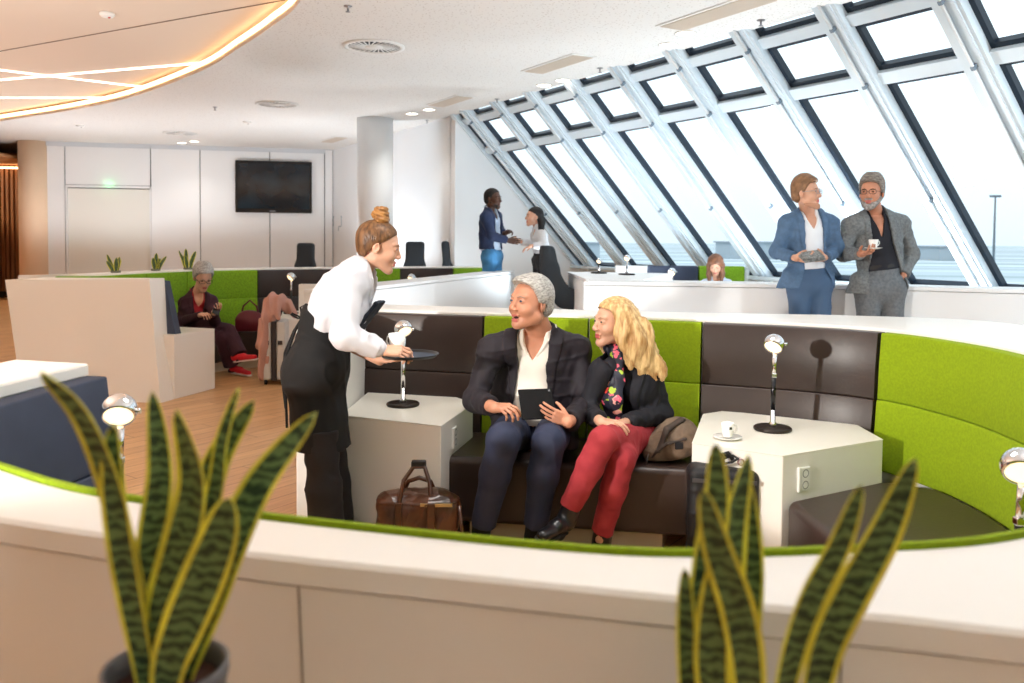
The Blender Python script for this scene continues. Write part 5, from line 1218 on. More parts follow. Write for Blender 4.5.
    S.chain([b.N+T[:, 1]*.085+T[:, 2]*.02, b.M+T[:, 1]*.135-T[:, 2]*.03, b.M+T[:, 1]*.165-T[:, 2]*.12, b.M+T[:, 1]*.150-T[:, 2]*.22, b.M+T[:, 1]*.135-T[:, 2]*.29], [.034, .046, .046, .040, .024], .015, flat=(T[:, 1], .45))
    S.wrinkle(.005, 55, 2); sdf_obj('scarf', S, scarf_mat(), root)
    S = SDF(*box_of(b.N, b.SL, b.SR, b.HL, b.HR, m=.18), .006); b.torso(S, .003); sdf_obj('top', S, mat('top_dark', (28, 30, 40), .8), root)
    S = SDF(*box_of(b.N, b.SL, b.SR, b.HL, b.HR, b.ER, b.EL, b.WR, b.WL, m=.2), .005)
    b.torso(S, .020)
    b.opening(S, [(.14, .07), (.03, .075), (-.10, .068), (-.25, .045), (-.36, .0)], y0=-.02, lapel=.055, raise_=.008, lap_lo=-.34, x0=.0)
    b.arm(S, 'R', .010, to_wrist=.90, i2=.014, k=.03); b.arm(S, 'L', .012, to_wrist=.90, i2=.014, k=.03); S.wrinkle(.0045, 30, 15); S.wrinkle(.0022, 80, 18)
    sdf_obj('blazer', S, mat('blazer_dark', (22, 22, 31), .8, bump=.25, bscale=280, var=.08, vscale=30), root)
    # trousers
    S = SDF(*box_of(b.HL, b.HR, b.KL, b.KR, b.AL, b.AR, m=.17), .0045)
    S.cone(b.HL, b.HR, .115, .115, .03); hm = (b.HL+b.HR)/2; S.cone(hm, b.W, .125, .115, .03, flat=(b.T[:, 1], .8)); S.fn(lambda P, D: np.maximum(D, P[..., 2]-(b.W[2]+.02)))
    b.legs(S, .010, upto=.90, hem=.004, thigh=.078, k=.018)
    S.wrinkle(.0032, 34, 19); S.wrinkle(.0016, 85, 14)
    sdf_obj('trousers', S, mat('trousers_red', (176, 58, 64), .85, rgb2=(150, 40, 50), vscale=9, bump=.3, bscale=420), root)
    BT = mat('boot_black', (22, 22, 26), .35, coat=.2)
    an = b.AL; up = nrm(b.KL-b.AL); hl = an-up*.085+V3(.03, .03, 0); tx = at(538, 542, 3.42)
    u2 = nrm(up-nrm(tx-hl)*(up@nrm(tx-hl)))
    S = SDF(*box_of(hl, tx, an, m=.10), .0045); shoe(S, hl, tx, u2, .92); S.cone(hl+u2*.05+(tx-hl)*.1, an+up*.09, .040, .043, .02); S.wrinkle(.0015, 60, 3); so = sdf_obj('boot', S, BT, root)
    S = SDF(*box_of(hl, tx, m=.08), .004); sole(S, hl-u2*.006, tx-u2*.006, u2, .92); S.cone(hl-u2*.005+(tx-hl)*.1, hl-u2*.02+(tx-hl)*.1, .026, .024, .004); o = sdf_obj('sole', S, mat('sole_dark', (30, 26, 24), .7), root); o.parent = so; o.matrix_parent_inverse = Matrix.Identity(4)
    an = b.AR; hl = V3(an[0]+.02, an[1]+.06, .02); tx = V3(an[0]-.07, an[1]-.16, .02)
    S = SDF(*box_of(hl, tx, an, m=.12), .0045); shoe(S, hl, tx, (0, 0, 1), .92); S.cone(hl+V3(-.01, -.02, .06), an+nrm(b.KR-b.AR)*.10, .044, .044, .02); so = sdf_obj('boot', S, BT, root)
    S = SDF(*box_of(hl, tx, m=.08), .004); sole(S, hl-V3(0, 0, .012), tx-V3(0, 0, .012), (0, 0, 1), .92); S.fn(lambda P, D: np.maximum(D, .001-P[..., 2])); o = sdf_obj('sole', S, mat('sole_dark', (30, 26, 24), .7), root); o.parent = so; o.matrix_parent_inverse = Matrix.Identity(4)


def waitress():
    root = thing('person', 'standing waitress in white blouse and black apron bending with a tray, hair in a bun', 'person', at(325, 545, 3.86)*np.array([1, 1, 0]))
    sc = .96; c = at(379, 247, 3.88); R = frame((.95, .10, -.22))
    b = Body(N=at(358, 274, 3.87), SR=at(347, 288, 3.71), SL=at(357, 286, 4.04), ER=at(345, 336, 3.62), WR=at(383, 350, 3.66),
             EL=at(346, 341, 3.99), WL=at(377, 359, 3.86), W=at(327, 326, 3.87), HL=at(322, 366, 3.96), HR=at(319, 366, 3.78),
             KL=at(330, 455, 3.96), KR=at(322, 455, 3.78), AL=V3(at(335, 540, 3.96)[0], 3.98, .1), AR=V3(at(326, 545, 3.78)[0], 3.80, .1), fwd=(.80, -.05, -.60), sc=.88, bulk=.92, bust=True)
    S1 = SDF(*box_of(c, m=.17), .003); g = head_prims(S1, c, R, sc, female=True, smile=True); neck_prims(S1, c, R, b.N, .9, .048)
    SR_ = SDF(*box_of(b.WR, m=.19), .003); hand_prims(SR_, b.WR, at(401, 351, 3.66)-b.WR, (.2, .6, -1), True, .9, curl=.7, thumb=.5)
    SL_ = SDF(*box_of(b.WL, m=.19), .003); hand_prims(SL_, b.WL, at(400, 361, 3.80)-b.WL, (0, -.1, 1), False, .92, curl=.12, thumb=.1)
    SR_.cone(b.WR+(b.ER-b.WR)*.35, b.WR+nrm(b.WR-b.ER)*.02, .026, .022, .01)
    SL_.cone(b.WL+(b.EL-b.WL)*.75, b.WL+nrm(b.WL-b.EL)*.02, .036, .023, .01)
    S2 = SDF(*box_of(b.N, b.SL, b.SR, b.HL, b.HR, b.KL, b.AR, b.AL, b.ER, m=.16), .012)
    b.torso(S2, -.012); b.legs(S2, -.008); [b.arm(S2, q, -.006, to_wrist=.8) for q in 'LR']; neck_prims(S2, c, R, b.N, .9, .044)
    body_obj(root, c, R, sc, [S1, SR_, SL_, S2], SKIN, mat('lips_rose', (196, 92, 92), .35))
    eyes_obj(root, c, R, sc, iris=(70, 60, 50)); brows_obj(root, c, R, sc, mat('brow_brown', (110, 75, 50), .8), .002)
    S = SDF(*box_of(c, m=.20), .0032); h = lambda x, y, z: c+R@(np.array([x, y, z])*sc)
    S.ell(h(0, -.018, .040), (.084, .100, .087), R, 0); S.ell(h(0, -.050, -.015), (.062, .052, .062), R, .03)
    def f(P, D):
        q = (P-c)@R/sc; X, Y, Z = q[..., 0], q[..., 1], q[..., 2]
        r = np.sqrt(X**2+(Y+.03)**2); D = D+.0012*np.sin(np.arctan2(X, Y+.03)*60+6*sines(q, 30, 2))
        line = np.where(Y > .0, .012+.9*Y, .012+Y*1.1); line = np.where(Y < -.05, -.065, line); D = D+.004*np.clip((line+.02-Z)/.02, 0, 1)
        return np.maximum(D, (line-Z)*.75)
    S.fn(f); HM = mat('hair_brown_blond', (132, 92, 58), .42, rgb2=(80, 54, 34), vscale=24, stretch=(3, 3, .6))
    hr = sdf_obj('hair', S, HM, root)
    S = SDF(*box_of(h(.0, -.030, .165), m=.09), .003); bc = h(0, -.028, .152)
    pts = [bc+R@(np.array([math.cos(a)*(.032-.012*a/14), math.sin(a)*(.030-.012*a/14), -.020+.052*a/14])) for a in np.linspace(0, 14, 40)]
    S.chain(pts, [.018-.006*i/39 for i in range(40)], .006); S.ell(bc, (.030, .030, .034), R, .01)
    S.fn(lambda P, D: D+.0015*np.sin((P[..., 2]-bc[2])*400+np.arctan2(P[..., 1]-bc[1], P[..., 0]-bc[0])*5))
    o = sdf_obj('hair_bun', S, mat('hair_bun', (196, 140, 78), .42, rgb2=(132, 88, 46), vscale=30), None); o.parent = hr; o.matrix_parent_inverse = Matrix.Identity(4)
    # blouse
    S = SDF(*box_of(b.N, b.SL, b.SR, b.HL, b.HR, b.ER, b.EL, b.WR, b.WL, m=.2), .0045)
    b.torso(S, .030, pelvis=False); S.ell(b.M+(b.W-b.M)*.35-b.T[:, 1]*.05, (.15, .09, .16), b.T, .04); b.arm(S, 'R', .022, to_wrist=.88, i2=.018, k=.02); b.arm(S, 'L', .022, to_wrist=.12, i2=.018, k=.02)
    S.wrinkle(.0055, 26, 25); S.wrinkle(.0025, 75, 28); b.collar(S, r=.064, h=.024, tilt=.7, gap=.7, th=.005)
    b.vneck(S, .042, .06); plw = nrm(b.N-b.W); S.fn(lambda P, D: np.maximum(D, np.where(((P-b.W)@b.T[:, 1] < .17) , -((P-b.W)@plw)-.01, -1)))
    for p, q in ((b.WR, b.ER),): S.cone(p+(q-p)*.14, p+(q-p)*.36, .041, .043, .002)
    sdf_obj('blouse', S, mat('blouse_white', (218, 218, 226), .75, bump=.12, bscale=60), root)
    # apron
    AP = mat('apron_black', (20, 20, 22), .85, bump=.2, bscale=200)
    zb = .50; bt = (b.KL+b.KR)/2; bt = V3(bt[0]-.02, bt[1], zb)
    S = SDF(*box_of(b.W, b.HL, b.HR, bt, m=.26), .0055); fx = (1, 0, 0); hm = (b.HL+b.HR)/2
    S.cone(b.W+V3(-.002, 0, .02), hm, .138, .150, .03, flat=(nrm((1, 0, .3)), .86)); S.cone(hm+V3(-.025, 0, -.04), bt, .158, .165, .05, flat=(fx, .80))
    S.ell(hm+V3(-.07, 0, -.03), (.11, .15, .12), None, .05); S.cone(b.HL, b.HR, .118, .118, .04)
    pl = nrm(b.N-b.W)
    S.fn(lambda P, D: np.maximum(np.maximum(D, zb-P[..., 2]), ((P-b.W)@pl)-.035)); S.wrinkle(.004, 24, 31); S.wrinkle(.002, 60, 33)
    ap = sdf_obj('apron', S, AP, root)
    nb = SDF(*box_of(b.M, b.W, m=.25), .004); bc = b.M+(b.W-b.M)*.42+b.T[:, 1]*.128
    nb.box(bc+b.T[:, 1]*.012+b.T[:, 2]*.02, (.10, .008, .10), b.T, .004); nb.wrinkle(.003, 40, 3)
    o = sdf_obj('apron_bib', nb, mat('apron_navy', (24, 32, 46), .8), None); o.parent = ap; o.matrix_parent_inverse = Matrix.Identity(4)
    bw = at(302, 318, 3.86)
    t = MB()
    for ex in ((-.045, -.03, .02), (.005, .03, .06)):
        t.tube([bw, bw+V3(ex)*.6+V3(-.015, 0, .012), bw+V3(ex), bw+V3(ex)*.6+V3(.012, 0, -.012), bw], .0045, 6)
    for k, (dx, L) in enumerate(((-.075, .42), (-.055, .50))):
        t.tube([bw, bw+V3(dx*.5, -.02*k, -.06), bw+V3(dx, -.04*k-.02, -.16), bw+V3(dx*1.15, -.03*k-.02, -L*.7), bw+V3(dx*.95, -.05*k-.02, -L)], .006, 6)
    o = t.build('apron_tie', AP, None); o.parent = ap; o.matrix_parent_inverse = Matrix.Identity(4)
    o.matrix_parent_inverse = Matrix.Identity(4)
    S = SDF(*box_of(b.HL, b.HR, b.KL, b.KR, b.AL, b.AR, m=.17), .006)
    b.legs(S, .024, upto=1.04, hem=.030, thigh=.074, k=.03); S.wrinkle(.004, 22, 41); S.fn(lambda P, D: np.maximum(D, P[..., 2]-.60))
    sdf_obj('trousers', S, mat('trousers_black', (30, 27, 29), .75, bump=.2, bscale=260), root)
    for an in (b.AL, b.AR):
        hl = V3(an[0]-.06, an[1], .012); tx = V3(an[0]+.17, an[1], .012)
        S = SDF(*box_of(hl, tx, m=.12), .006); shoe(S, hl, tx, (0, 0, 1), .9); S.fn(lambda P, D: np.maximum(D, .002-P[..., 2])); sdf_obj('shoe', S, mat('shoe_black', (18, 16, 16), .3, coat=.3), root)

def generic(label, loc, c, R, sc, b, o):
    """smaller figures: o = options"""
    root = thing('person', label, 'person', loc); h = o.get('h', .006); fem = o.get('female', False); skin = o.get('skin', SKIN)
    S1 = SDF(*box_of(c, m=.17*sc), h*.8); head_prims(S1, c, R, sc, female=fem, smile=o.get('smile', False)); neck_prims(S1, c, R, b.N, .92*b.sc, .050 if fem else .056)
    L = [S1]
    for q, w, e, hd, hn, cu in (('R', b.WR, b.ER, *o['hR']), ('L', b.WL, b.EL, *o['hL'])):
        S = SDF(*box_of(w, m=.18), h*.7); hand_prims(S, w, hd, hn, q == 'R', .95*b.sc, curl=cu, thumb=.5, h=h); S.cone(w+(e-w)*.3, w+nrm(w-e)*.02, .028*b.sc, .024*b.sc, .01); L.append(S)
    S2 = SDF(*box_of(b.N, b.SL, b.SR, b.HL, b.HR, b.KL, b.KR, b.AR, b.AL, b.ER, b.EL, m=.16), .014)
    b.torso(S2, -.012); b.legs(S2, -.008); [b.arm(S2, q, -.006, to_wrist=.8) for q in 'LR']; neck_prims(S2, c, R, b.N, .92*b.sc, .046); L.append(S2)
    body_obj(root, c, R, sc, L, skin, LIPS_DK if skin is SKIN_DARK else LIPS)
    eyes_obj(root, c, R, sc, iris=(60, 50, 40)); brows_obj(root, c, R, sc, o.get('brow', mat('brow_brown', (110, 75, 50), .8)), .0028)
    # top under the jacket
    S = SDF(*box_of(b.N, b.SL, b.SR, b.HL, b.HR, m=.2), h); b.torso(S, .005); b.collar(S, r=.068*b.sc, h=.020, tilt=.5, gap=1.0)
    b.vneck(S, .042, o.get('vdepth', .045), lap=.022); S.wrinkle(.002, 45, 2); S.fn(lambda P, D: np.maximum(D, ((b.W-P)@b.T[:, 2])-.05))
    if o.get('shirt_arms'):
        b.arm(S, 'R', .016, to_wrist=.9, i2=.014, k=.02); b.arm(S, 'L', .016, to_wrist=.9, i2=.014, k=.02); S.wrinkle(.004, 40, 3)
    sdf_obj('shirt', S, o['shirt'], root)
    if o.get('jacket'):
        S = SDF(*box_of(b.N, b.SL, b.SR, b.HL, b.HR, b.ER, b.EL, b.WR, b.WL, m=.2), h)
        b.torso(S, .020); [S.cone(b.M+b.T[:, 2]*.02, q_+b.T[:, 2]*.002, .070*b.sc, .068*b.sc, .04) for q_ in (b.SL, b.SR)]
        for e in o.get('skirt', []): S.cone(*e, k=.03)
        zc = o.get('hem')
        if zc is not None: S.fn(lambda P, D: np.maximum(D, np.where(np.sqrt(((P[..., :2]-b.W[:2])**2).sum(-1)) < .5, zc-P[..., 2], -1)))
        b.opening(S, o['open'], y0=-.02, lapel=.05, raise_=.009, lap_lo=o.get('lap_lo', -.28), x0=o.get('ox', 0))
        b.arm(S, 'R', .011, to_wrist=.93, i2=.015, k=.03); b.arm(S, 'L', .011, to_wrist=.93, i2=.015, k=.03); S.wrinkle(.0045, 26, o.get('seed', 5)); S.wrinkle(.0022, 70, 8)
        sdf_obj('jacket', S, o['jacket'], root)
    S = SDF(*box_of(b.W, b.HL, b.HR, b.KL, b.KR, b.AL, b.AR, m=.18), h)
    hm = (b.HL+b.HR)/2; S.cone(b.W, hm, .135*b.sc*b.bulk, .135*b.sc, .03, flat=(b.T[:, 1], .76)); S.cone(b.HL, b.HR, .10*b.sc+.004, .10*b.sc+.004, .03)
    S.fn(lambda P, D: np.maximum(D, ((P-b.W)@b.T[:, 2])-.0))
    b.legs(S, .014, upto=.96, hem=o.get('flare', .012), thigh=o.get('thigh', .078), k=.025); S.wrinkle(.0045, 24, 9); S.wrinkle(.002, 60, 7)
    if 'cut_trousers' in o: pass
    sdf_obj('trousers', S, o['trousers'], root)
    if o.get('belt'):
        S = SDF(*box_of(b.W, hm, m=.22), h*.8); S.cone(b.W, hm, .135*b.sc*b.bulk+.010, .135*b.sc+.010, .03, flat=(b.T[:, 1], .76)); S.fn(lambda P, D: np.maximum(D, np.abs((P-b.W)@b.T[:, 2]+.022)-.018)); sdf_obj('belt', S, mat('belt_dark', (30, 26, 26), .4), root)
    if o.get('shoes'):
        for hl, tx, up in o['shoes']:
            hl, tx = V3(hl), V3(tx); S = SDF(*box_of(hl, tx, m=.12), h); shoe(S, hl, tx, up, .95); so = sdf_obj('shoe', S, o['shoe_mat'], root)
            S = SDF(*box_of(hl, tx, m=.08), h*.8); sole(S, hl-nrm(up)*.008, tx-nrm(up)*.008, up, 1.0); q = sdf_obj('sole', S, o.get('sole_mat', mat('sole_dark', (30, 26, 24), .7)), None); q.parent = so; q.matrix_parent_inverse = Matrix.Identity(4)
    return root


def lady_phone():
    c = at(203, 277.5, 8.86); R = frame((.52, -.72, -.42)); sc = 1.12
    b = Body(N=at(197, 293, 9.0), SR=at(185, 303, 9.05), SL=at(211, 302, 8.92), ER=at(182, 322, 8.92), WR=at(201, 315, 8.66), EL=at(215, 321, 8.76), WL=at(214, 313, 8.62),
             W=at(196, 321, 9.12), HL=at(205, 327, 8.98), HR=at(193, 327, 9.08), KL=at(229, 331, 8.72), KR=at(222, 338, 8.66), AL=at(240, 356, 8.60), AR=at(232, 366, 8.78), fwd=(.45, -.88, .0), sc=1.0, bulk=1.0, bust=True)
    RD = mat('sneaker_red', (214, 34, 48), .6); WH = mat('sneaker_sole', (240, 225, 222), .6)
    o = dict(h=.008, female=True, skin=SKIN, hR=(at(210, 313, 8.52)-b.WR, (.2, .2, -1), .7), hL=(at(219, 309, 8.55)-b.WL, (-.3, .1, .9), .7), shirt=mat('top_red', (170, 30, 44), .7),
             jacket=mat('suit_burgundy', (58, 24, 38), .8, bump=.2, bscale=200), open=[(.14, .06), (.02, .055), (-.15, .04), (-.30, .0)], lap_lo=-.3, trousers=mat('suit_burgundy', (58, 24, 38)), flare=.030, thigh=.085,
             shoes=[(at(234, 362, 8.62), at(258, 359, 8.40), (-.15, -.1, 1)), (V3(at(232, 370, 8.80)[0], 8.80, .015), V3(at(251, 372, 8.62)[0], 8.62, .015), (0, 0, 1))], shoe_mat=RD, sole_mat=WH, brow=mat('brow_grey', (150, 130, 115), .8))
    root = generic('grey-haired seated woman in burgundy suit and red sneakers looking at her phone', at(198, 330, 9)*np.array([1, 1, 0]), c, R, sc, b, o)
    short_hair(root, c, R, sc, mat('hair_silver', (214, 210, 204)), h=.006, vol=.018, line=(.070, .8), side=.0, back=-.075, top=.016, amp=.003)
    glasses_obj(root, c, R, sc*1.05, mat('frame_black', (20, 20, 24), .3))
    ph = thing('smartphone', 'dark smartphone in the hands of the woman in burgundy', 'phone', at(216.5, 310, 8.54)); MB().box((-.037, -.004, -.072), (.037, .004, .072), .003).build('case', mat('phone_black', (24, 22, 26), .3), ph)
    MB().box((-.033, -.0052, -.066), (.033, -.0038, .066)).build('screen', mat('screen_off', (10, 10, 14), .08), ph); ph.rotation_euler = (-.9, .5, .5)

def stand_body(N, SR, SL, ER, WR, EL, WL, W, HR, HL, fwd, floor=.2, leg=.0, yk=-.03, ya=-.02, **k):
    d = {}
    for q, h in (('R', HR), ('L', HL)):
        d['A'+q] = V3(h[0]+leg*(1 if q == 'L' else -1), h[1]+ya, floor+.09); d['K'+q] = V3((h[0]+d['A'+q][0])/2, h[1]+yk, (h[2]+floor+.09)/2+.02)
    return Body(N=N, SR=SR, SL=SL, ER=ER, WR=WR, EL=EL, WL=WL, W=W, HR=HR, HL=HL, KR=d['KR'], KL=d['KL'], AR=d['AR'], AL=d['AL'], fwd=fwd, **k)
def st_shoes(b, dx, dy, floor=.2):
    n = nrm((dx, dy, 0)); return [(V3(a[0], a[1], floor+.012)-n*.07, V3(a[0], a[1], floor+.012)+n*.19, (0, 0, 1)) for a in (b.AL, b.AR)]

def suit_men():
    Y = 6.55; SH = mat('shoe_brown', (60, 40, 30), .35)
    c = at(806.5, 193.5, 6.42); R = frame((.74, -.66, .06)); sc = 1.0
    b = stand_body(at(808, 213, 6.52), at(787, 224, 6.48), at(830, 224, 6.50), at(777, 252, 6.50), at(795, 258, 6.26), at(838, 250, 6.50), at(824, 258, 6.26), at(809, 262, 6.52), at(799, 284, 6.50), at(820, 284, 6.50), (.08, -1, 0), sc=.98)
    BL = mat('suit_blue', (80, 108, 140), .75, bump=.2, bscale=200, var=.05, vscale=30)
    o = dict(h=.006, hR=(at(808, 260, 6.18)-b.WR, (.4, .3, .6), .6), hL=(at(812, 259, 6.18)-b.WL, (-.5, .3, .6), .6), shirt=mat('shirt_white', (236, 240, 246), .75), jacket=BL, trousers=mat('trousers_blue', (68, 94, 126), .75, bump=.2, bscale=200),
             open=[(.14, .075), (.02, .070), (-.20, .075), (-.36, .09), (-.55, .16), (-.75, .22)], lap_lo=-.25, hem=at(800, 288, 6.5)[2], skirt=[(b.HR+V3(-.05, 0, .05), b.HR+V3(-.12, .02, -.06), .09, .06), (b.HL+V3(.03, 0, .05), b.HL+V3(.06, .02, -.02), .08, .05)],
             flare=.0, shoes=st_shoes(b, .1, -1), shoe_mat=SH, seed=12)
    root = generic('standing man with light brown hair in blue suit and white shirt holding a folded newspaper', V3(b.W[0], b.W[1], .2), c, R, sc, b, o)
    short_hair(root, c, R, sc, mat('hair_light_brown', (150, 112, 80), .5, rgb2=(112, 80, 54), vscale=30), h=.0045, vol=.010, line=(.072, .8), side=.0, back=-.06, top=.018, amp=.002)
    S = SDF(*box_of(c, m=.16), .005); S.cone(c+R@V3(-.045, .02, -.075), c+R@V3(0, .075, -.104), .027, .024, .01); S.cone(c+R@V3(.045, .02, -.075), c+R@V3(0, .075, -.104), .027, .024, .01); S.fn(lambda P, D: D+.002*sines(P, 300, 2)); S.fn(lambda P, D: np.maximum(D, ((P-c)@R)[..., 2]+.078)); sdf_obj('stubble_beard', S, mat('stubble', (190, 142, 116), .8), root)
    glasses_obj(root, c, R, sc, mat('frame_thin', (150, 150, 155), .3))
    nw = thing('newspaper', 'folded grey newspaper in the hands of the man in the blue suit', 'newspaper', at(812, 258, 6.17))
    mb = MB()
    for k in range(6): mb.box((-.085+.004*k, -.05, -.002+.006*k), (.085-.003*k, .05, .0025+.006*k), .001)
    mb.build('pages', mat('newsprint', (160, 162, 160), .8, rgb2=(96, 98, 100), vscale=60), nw); nw.rotation_euler = (.5, -.12, .2)
    # grey suit
    c = at(871.5, 193, 6.46); R = frame((-.60, -.80, -.02)); sc = 1.04
    b = stand_body(at(875, 214, 6.56), at(851, 226, 6.50), at(901, 224, 6.56), at(843, 254, 6.52), at(861, 254, 6.28), at(912, 254, 6.60), at(903, 276, 6.50), at(880, 263, 6.54), at(868, 288, 6.50), at(892, 288, 6.50), (-.10, -1, 0), sc=1.03, bulk=1.02)
    GR = mat('suit_grey', (112, 116, 118), .8, bump=.3, bscale=180, var=.10, vscale=60)
    o = dict(h=.006, skin=SKIN_RED, hR=(at(872, 252, 6.16)-b.WR, (0, .1, 1), .5), hL=(V3(-.1, -.1, -1), (-1, 0, 0), .4), shirt=mat('shirt_black', (24, 26, 36), .75), jacket=GR, trousers=mat('trousers_grey', (104, 108, 112), .8, var=.08, vscale=50, bump=.2, bscale=200), vdepth=.10, belt=True,
             open=[(.14, .075), (.02, .070), (-.15, .078), (-.32, .115), (-.42, .14), (-.62, .19), (-.80, .24)], lap_lo=-.30, hem=at(868, 293, 6.5)[2], skirt=[(b.HR+V3(-.06, 0, .05), b.HR+V3(-.12, .02, -.10), .08, .06), (b.HL+V3(.04, 0, .05), b.HL+V3(.05, .02, -.02), .08, .05)],
             flare=.0, shoes=st_shoes(b, -.1, -1), shoe_mat=SH, seed=22, thigh=.082)
    root = generic('standing bearded man in grey suit and black shirt with an espresso cup', V3(b.W[0], b.W[1], .2), c, R, sc, b, o)
    short_hair(root, c, R, sc, mat('hair_grey_brown', (150, 140, 130), .5, rgb2=(92, 82, 76), vscale=40, stretch=(1, 1, 3)), h=.0045, vol=.014, line=(.070, .8), side=-.01, back=-.085, top=.020, amp=.003)
    S = SDF(*box_of(c, m=.16), .0045)
    for s in (-1, 1): S.cone(c+R@V3(s*.062, .005, -.045), c+R@V3(s*.03, .06, -.092), .020, .026, .015)
    S.ell(c+R@V3(0, .072, -.108), (.034, .028, .030), R, .02); S.cone(c+R@V3(-.022, .088, -.050), c+R@V3(.022, .088, -.050), .009, .009, .006)
    S.ell(c+R@V3(0, .105, -.068), (.018, .02, .006), R, .004, 'sub'); S.fn(lambda P, D: D+.0022*sines(P, 260, 2)); sdf_obj('beard', S, mat('beard_grey', (176, 172, 170), .8, rgb2=(120, 114, 110), vscale=60), root)
    glasses_obj(root, c, R, sc, mat('frame_black', (20, 20, 24), .3))

def couple():
    c = at(493, 199, 10.26); R = frame((.88, -.46, .0)); sc = 1.05; Y = 10.3
    b = stand_body(at(490, 210, 10.32), at(486, 218, 10.14), at(496, 217, 10.46), at(492, 236, 10.10), at(508, 240.5, 10.14), at(501, 232, 10.50), at(504, 233.5, 10.30), at(490.5, 246, 10.32), at(489.5, 256, 10.22), at(495, 256, 10.42), (.80, -.60, 0), sc=1.02, leg=.02)
    o = dict(h=.008, skin=SKIN_DARK, smile=True, hR=(V3(1, .0, -.1), (0, 1, 0), .4), hL=(V3(.7, -.4, .3), (-.3, -.3, -1), .8), shirt=mat('shirt_pale_blue', (196, 214, 236), .75), jacket=mat('jacket_navy', (34, 48, 82), .75), trousers=mat('jeans_blue', (66, 128, 176), .8, var=.1), brow=mat('brow_black', (20, 16, 14), .8),
             open=[(.14, .07), (.02, .06), (-.18, .05), (-.40, .08), (-.6, .12)], hem=at(490, 249, 10.3)[2], flare=.01, shoes=st_shoes(b, 1, -.4), shoe_mat=mat('shoe_black', (18, 16, 16)), seed=3)
    root = generic('standing man in navy jacket and light blue jeans shaking hands by the white end wall', V3(b.W[0], b.W[1], .2), c, R, sc, b, o)
    short_hair(root, c, R, sc, mat('hair_black', (22, 18, 18), .7), h=.006, vol=.006, line=(.070, .8), side=.0, back=-.05, amp=.001)
    S = SDF(*box_of(c, m=.17), .006)
    for s in (-1, 1): S.cone(c+R@V3(s*.060, .005, -.045), c+R@V3(s*.02, .07, -.096), .014, .020, .015)
    sdf_obj('beard', S, mat('hair_black', (22, 18, 18)), root)
    c = at(534, 217, 10.12); R = frame((-.93, -.28, .06)); sc = .98
    b = stand_body(at(537, 228, 10.16), at(535, 235, 10.30), at(543, 235, 10.04), at(535, 244, 10.34), at(520, 241.5, 10.20), at(544, 246, 9.98), at(532, 246, 9.96), at(540, 250, 10.16), at(539, 261, 10.26), at(543, 261, 10.08), (-.88, -.30, 0), sc=.86, bulk=.85, leg=.01)
    o = dict(h=.008, female=True, smile=True, hR=(V3(-1, 0, .05), (0, -1, 0), .4), hL=(V3(-1, .1, -.3), (.2, 0, -1), .5), shirt=mat('blouse_pale', (222, 224, 228), .75), shirt_arms=True, trousers=mat('trousers_black', (30, 27, 29)), flare=.02,
             shoes=st_shoes(b, -1, -.2), shoe_mat=mat('shoe_black', (18, 16, 16)), brow=mat('brow_black', (20, 16, 14), .8))
    root = generic('standing woman with long black hair in pale blouse and black trousers shaking hands', V3(b.W[0], b.W[1], .2), c, R, sc, b, o)
    S = SDF(*box_of(c, m=.42), .007); h = lambda x, y, z: c+R@(np.array([x, y, z])*sc)
    S.ell(h(0, -.020, .042), (.086, .100, .088), R, 0)
    for x in (-.05, 0, .05): S.chain([h(x, -.06, .03), h(x, -.09, -.06), h(x, -.085, -.16), h(x*.8, -.075, -.25)], [.045, .042, .036, .018], .02)
    S.fn(lambda P, D: np.maximum(D, ((.055+.5*(((P-c)@R)[..., 1]-.05))-((P-c)@R)[..., 2])*np.where(((P-c)@R)[..., 1] > .0, .8, 0)-np.where(((P-c)@R)[..., 1] > .0, 0, 1)))
    sdf_obj('hair', S, mat('hair_black', (22, 18, 18)), root)

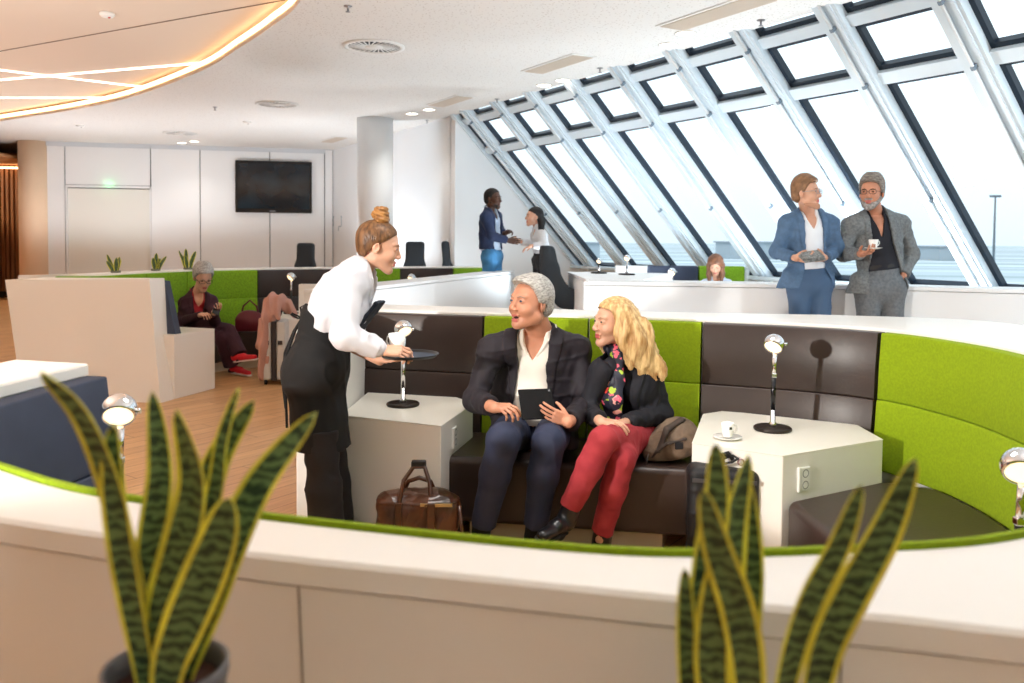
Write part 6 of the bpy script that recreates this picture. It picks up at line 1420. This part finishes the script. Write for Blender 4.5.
def reading_woman():
    c = at(715.5, 265, 9.70); R = frame((-.25, -.80, -.50)); sc = .95
    b = Body(N=at(716, 276, 9.82), SR=at(705, 284, 9.80), SL=at(728, 284, 9.84), ER=at(702, 300, 9.7), WR=at(712, 304, 9.5), EL=at(731, 300, 9.7), WL=at(721, 304, 9.5), W=at(717, 304, 9.92), HR=at(713, 311, 9.9), HL=at(722, 311, 9.9),
             KR=at(711, 313, 9.42), KL=at(723, 313, 9.42), AR=V3(at(711, 313, 9.45)[0], 9.45, .3), AL=V3(at(723, 313, 9.45)[0], 9.45, .3), fwd=(0, -1, 0), sc=.88, bulk=.9, bust=True)
    o = dict(h=.009, female=True, hR=(V3(.3, -1, -.1), (0, 0, -1), .5), hL=(V3(-.3, -1, -.1), (0, 0, -1), .5), shirt=mat('blouse_pale_blue', (206, 216, 232), .75), shirt_arms=True, trousers=mat('trousers_blue', (68, 94, 126)),
             shoes=[(V3(a[0], a[1]+.05, .21), V3(a[0], a[1]-.17, .21), (0, 0, 1)) for a in (b.AL, b.AR)], shoe_mat=mat('shoe_black', (18, 16, 16)))
    root = generic('seated young woman with long brown hair looking down, in front of far green panel', V3(b.W[0], b.W[1], .2), c, R, sc, b, o)
    S = SDF(*box_of(c, m=.36), .007); h = lambda x, y, z: c+R@(np.array([x, y, z])*sc)
    S.ell(h(0, -.020, .042), (.086, .102, .090), R, 0)
    for s in (-1, 1):
        for y in (.0, -.04): S.chain([h(s*.055, y+.01, .06), h(s*.078, y+.01, -.02), h(s*.080, y+.04, -.12), h(s*.070, y+.09, -.20)], [.030, .028, .028, .016], .02)
    S.fn(lambda P, D: np.maximum(D, -(np.sqrt((((P-c)@R-np.array([0, .085, -.035]))/np.array([.052, .075, .095])).__pow__(2).sum(-1))-1)*.05))
    sdf_obj('hair', S, mat('hair_chestnut', (132, 88, 62), .5, rgb2=(96, 60, 42), vscale=25), root)

if PEOPLE:
    senior_man(); blond_woman(); waitress(); lady_phone(); suit_men(); couple(); reading_woman()
# ------------------------------------------------------------------ light
w = bpy.data.worlds.new('world'); SC.world = w; w.use_nodes = True; nt = w.node_tree; bg = nt.nodes['Background']
tc = nt.nodes.new('ShaderNodeTexCoord'); sp = nt.nodes.new('ShaderNodeSeparateXYZ'); nt.links.new(tc.outputs['Generated'], sp.inputs[0])
r = nt.nodes.new('ShaderNodeValToRGB'); e = r.color_ramp.elements; e[0].position = .0; e[0].color = (.58, .67, .73, 1); e[1].position = .20; e[1].color = (.84, .94, 1, 1)
nt.links.new(sp.outputs[2], r.inputs[0]); nt.links.new(r.outputs[0], bg.inputs[0]); bg.inputs[1].default_value = 1.7
def lamp(name, kind, loc, energy, color=(1, 1, 1), size=.2, target=None, spot=None, blend=.5, sy=None):
    l = bpy.data.lights.new(name, kind); l.energy = energy; l.color = color
    if kind == 'AREA':
        l.size = size
        if sy: l.shape = 'RECTANGLE'; l.size_y = sy
    else: l.shadow_soft_size = size
    if spot: l.spot_size = spot; l.spot_blend = blend
    o = bpy.data.objects.new(name, l); COL.objects.link(o); o.location = loc
    if target is not None: o.rotation_euler = (Vector(target)-Vector(loc)).to_track_quat('-Z', 'Y').to_euler()
    return o
lamp('strobe', 'SPOT', (-3.5, .0, 1.86), 1080, (1, .95, .88), .07, (.95, 4.2, .74), math.radians(38), .3)
l_ = lamp('booth_fill', 'AREA', (.3, 3.1, CZ-.02), 34, (1, .97, .92), 1.3, (.3, 2.9, 0)); l_.data.spread = math.radians(120)  # unseen area light added above the booth to brighten tables, seats and rim
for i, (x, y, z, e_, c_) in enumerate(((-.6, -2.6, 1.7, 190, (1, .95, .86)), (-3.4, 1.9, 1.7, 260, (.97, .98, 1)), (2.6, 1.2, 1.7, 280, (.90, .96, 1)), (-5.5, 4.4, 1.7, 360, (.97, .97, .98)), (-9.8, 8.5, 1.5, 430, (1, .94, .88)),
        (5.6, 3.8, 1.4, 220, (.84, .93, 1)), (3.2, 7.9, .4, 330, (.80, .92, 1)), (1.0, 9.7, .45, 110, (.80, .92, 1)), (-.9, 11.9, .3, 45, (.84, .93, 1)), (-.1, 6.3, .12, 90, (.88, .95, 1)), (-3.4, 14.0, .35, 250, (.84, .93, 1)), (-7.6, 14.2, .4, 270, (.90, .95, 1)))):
    lamp('bounce_fill', 'SPOT', (x, y, z), e_, c_, .15, (x, y, 5), math.radians(158), .3)  # added fill spots without fixtures, bouncing light off the ceiling
for x, y in ((412, 113.5), (544, 85), (668.5, 44.5), (188, 142)):
    p = atz(x, y, CZ); lamp('downlight_beam', 'SPOT', (p[0], p[1], CZ-.03), 35, (1, .95, .88), .08, (p[0], p[1], 0), math.radians(110), .8)
lamp('facade_fill', 'SPOT', (6.4, 1.6, 1.1), 480, (.80, .92, 1), .15, (3.2, 9.5, 2.4), math.radians(110), .6)  # added spot out of view, no real fitting, brightens the window posts
p = onwall(108, 184, .12); lamp('exit_light', 'POINT', tuple(p), .45, (.1, 1, .3), .03)
lamp('passage_light', 'AREA', (-12.5, 17.6, 2.98), 60, (1, .78, .55), 1.2, (-12.5, 17.8, 0))
SC.view_settings.exposure = .0
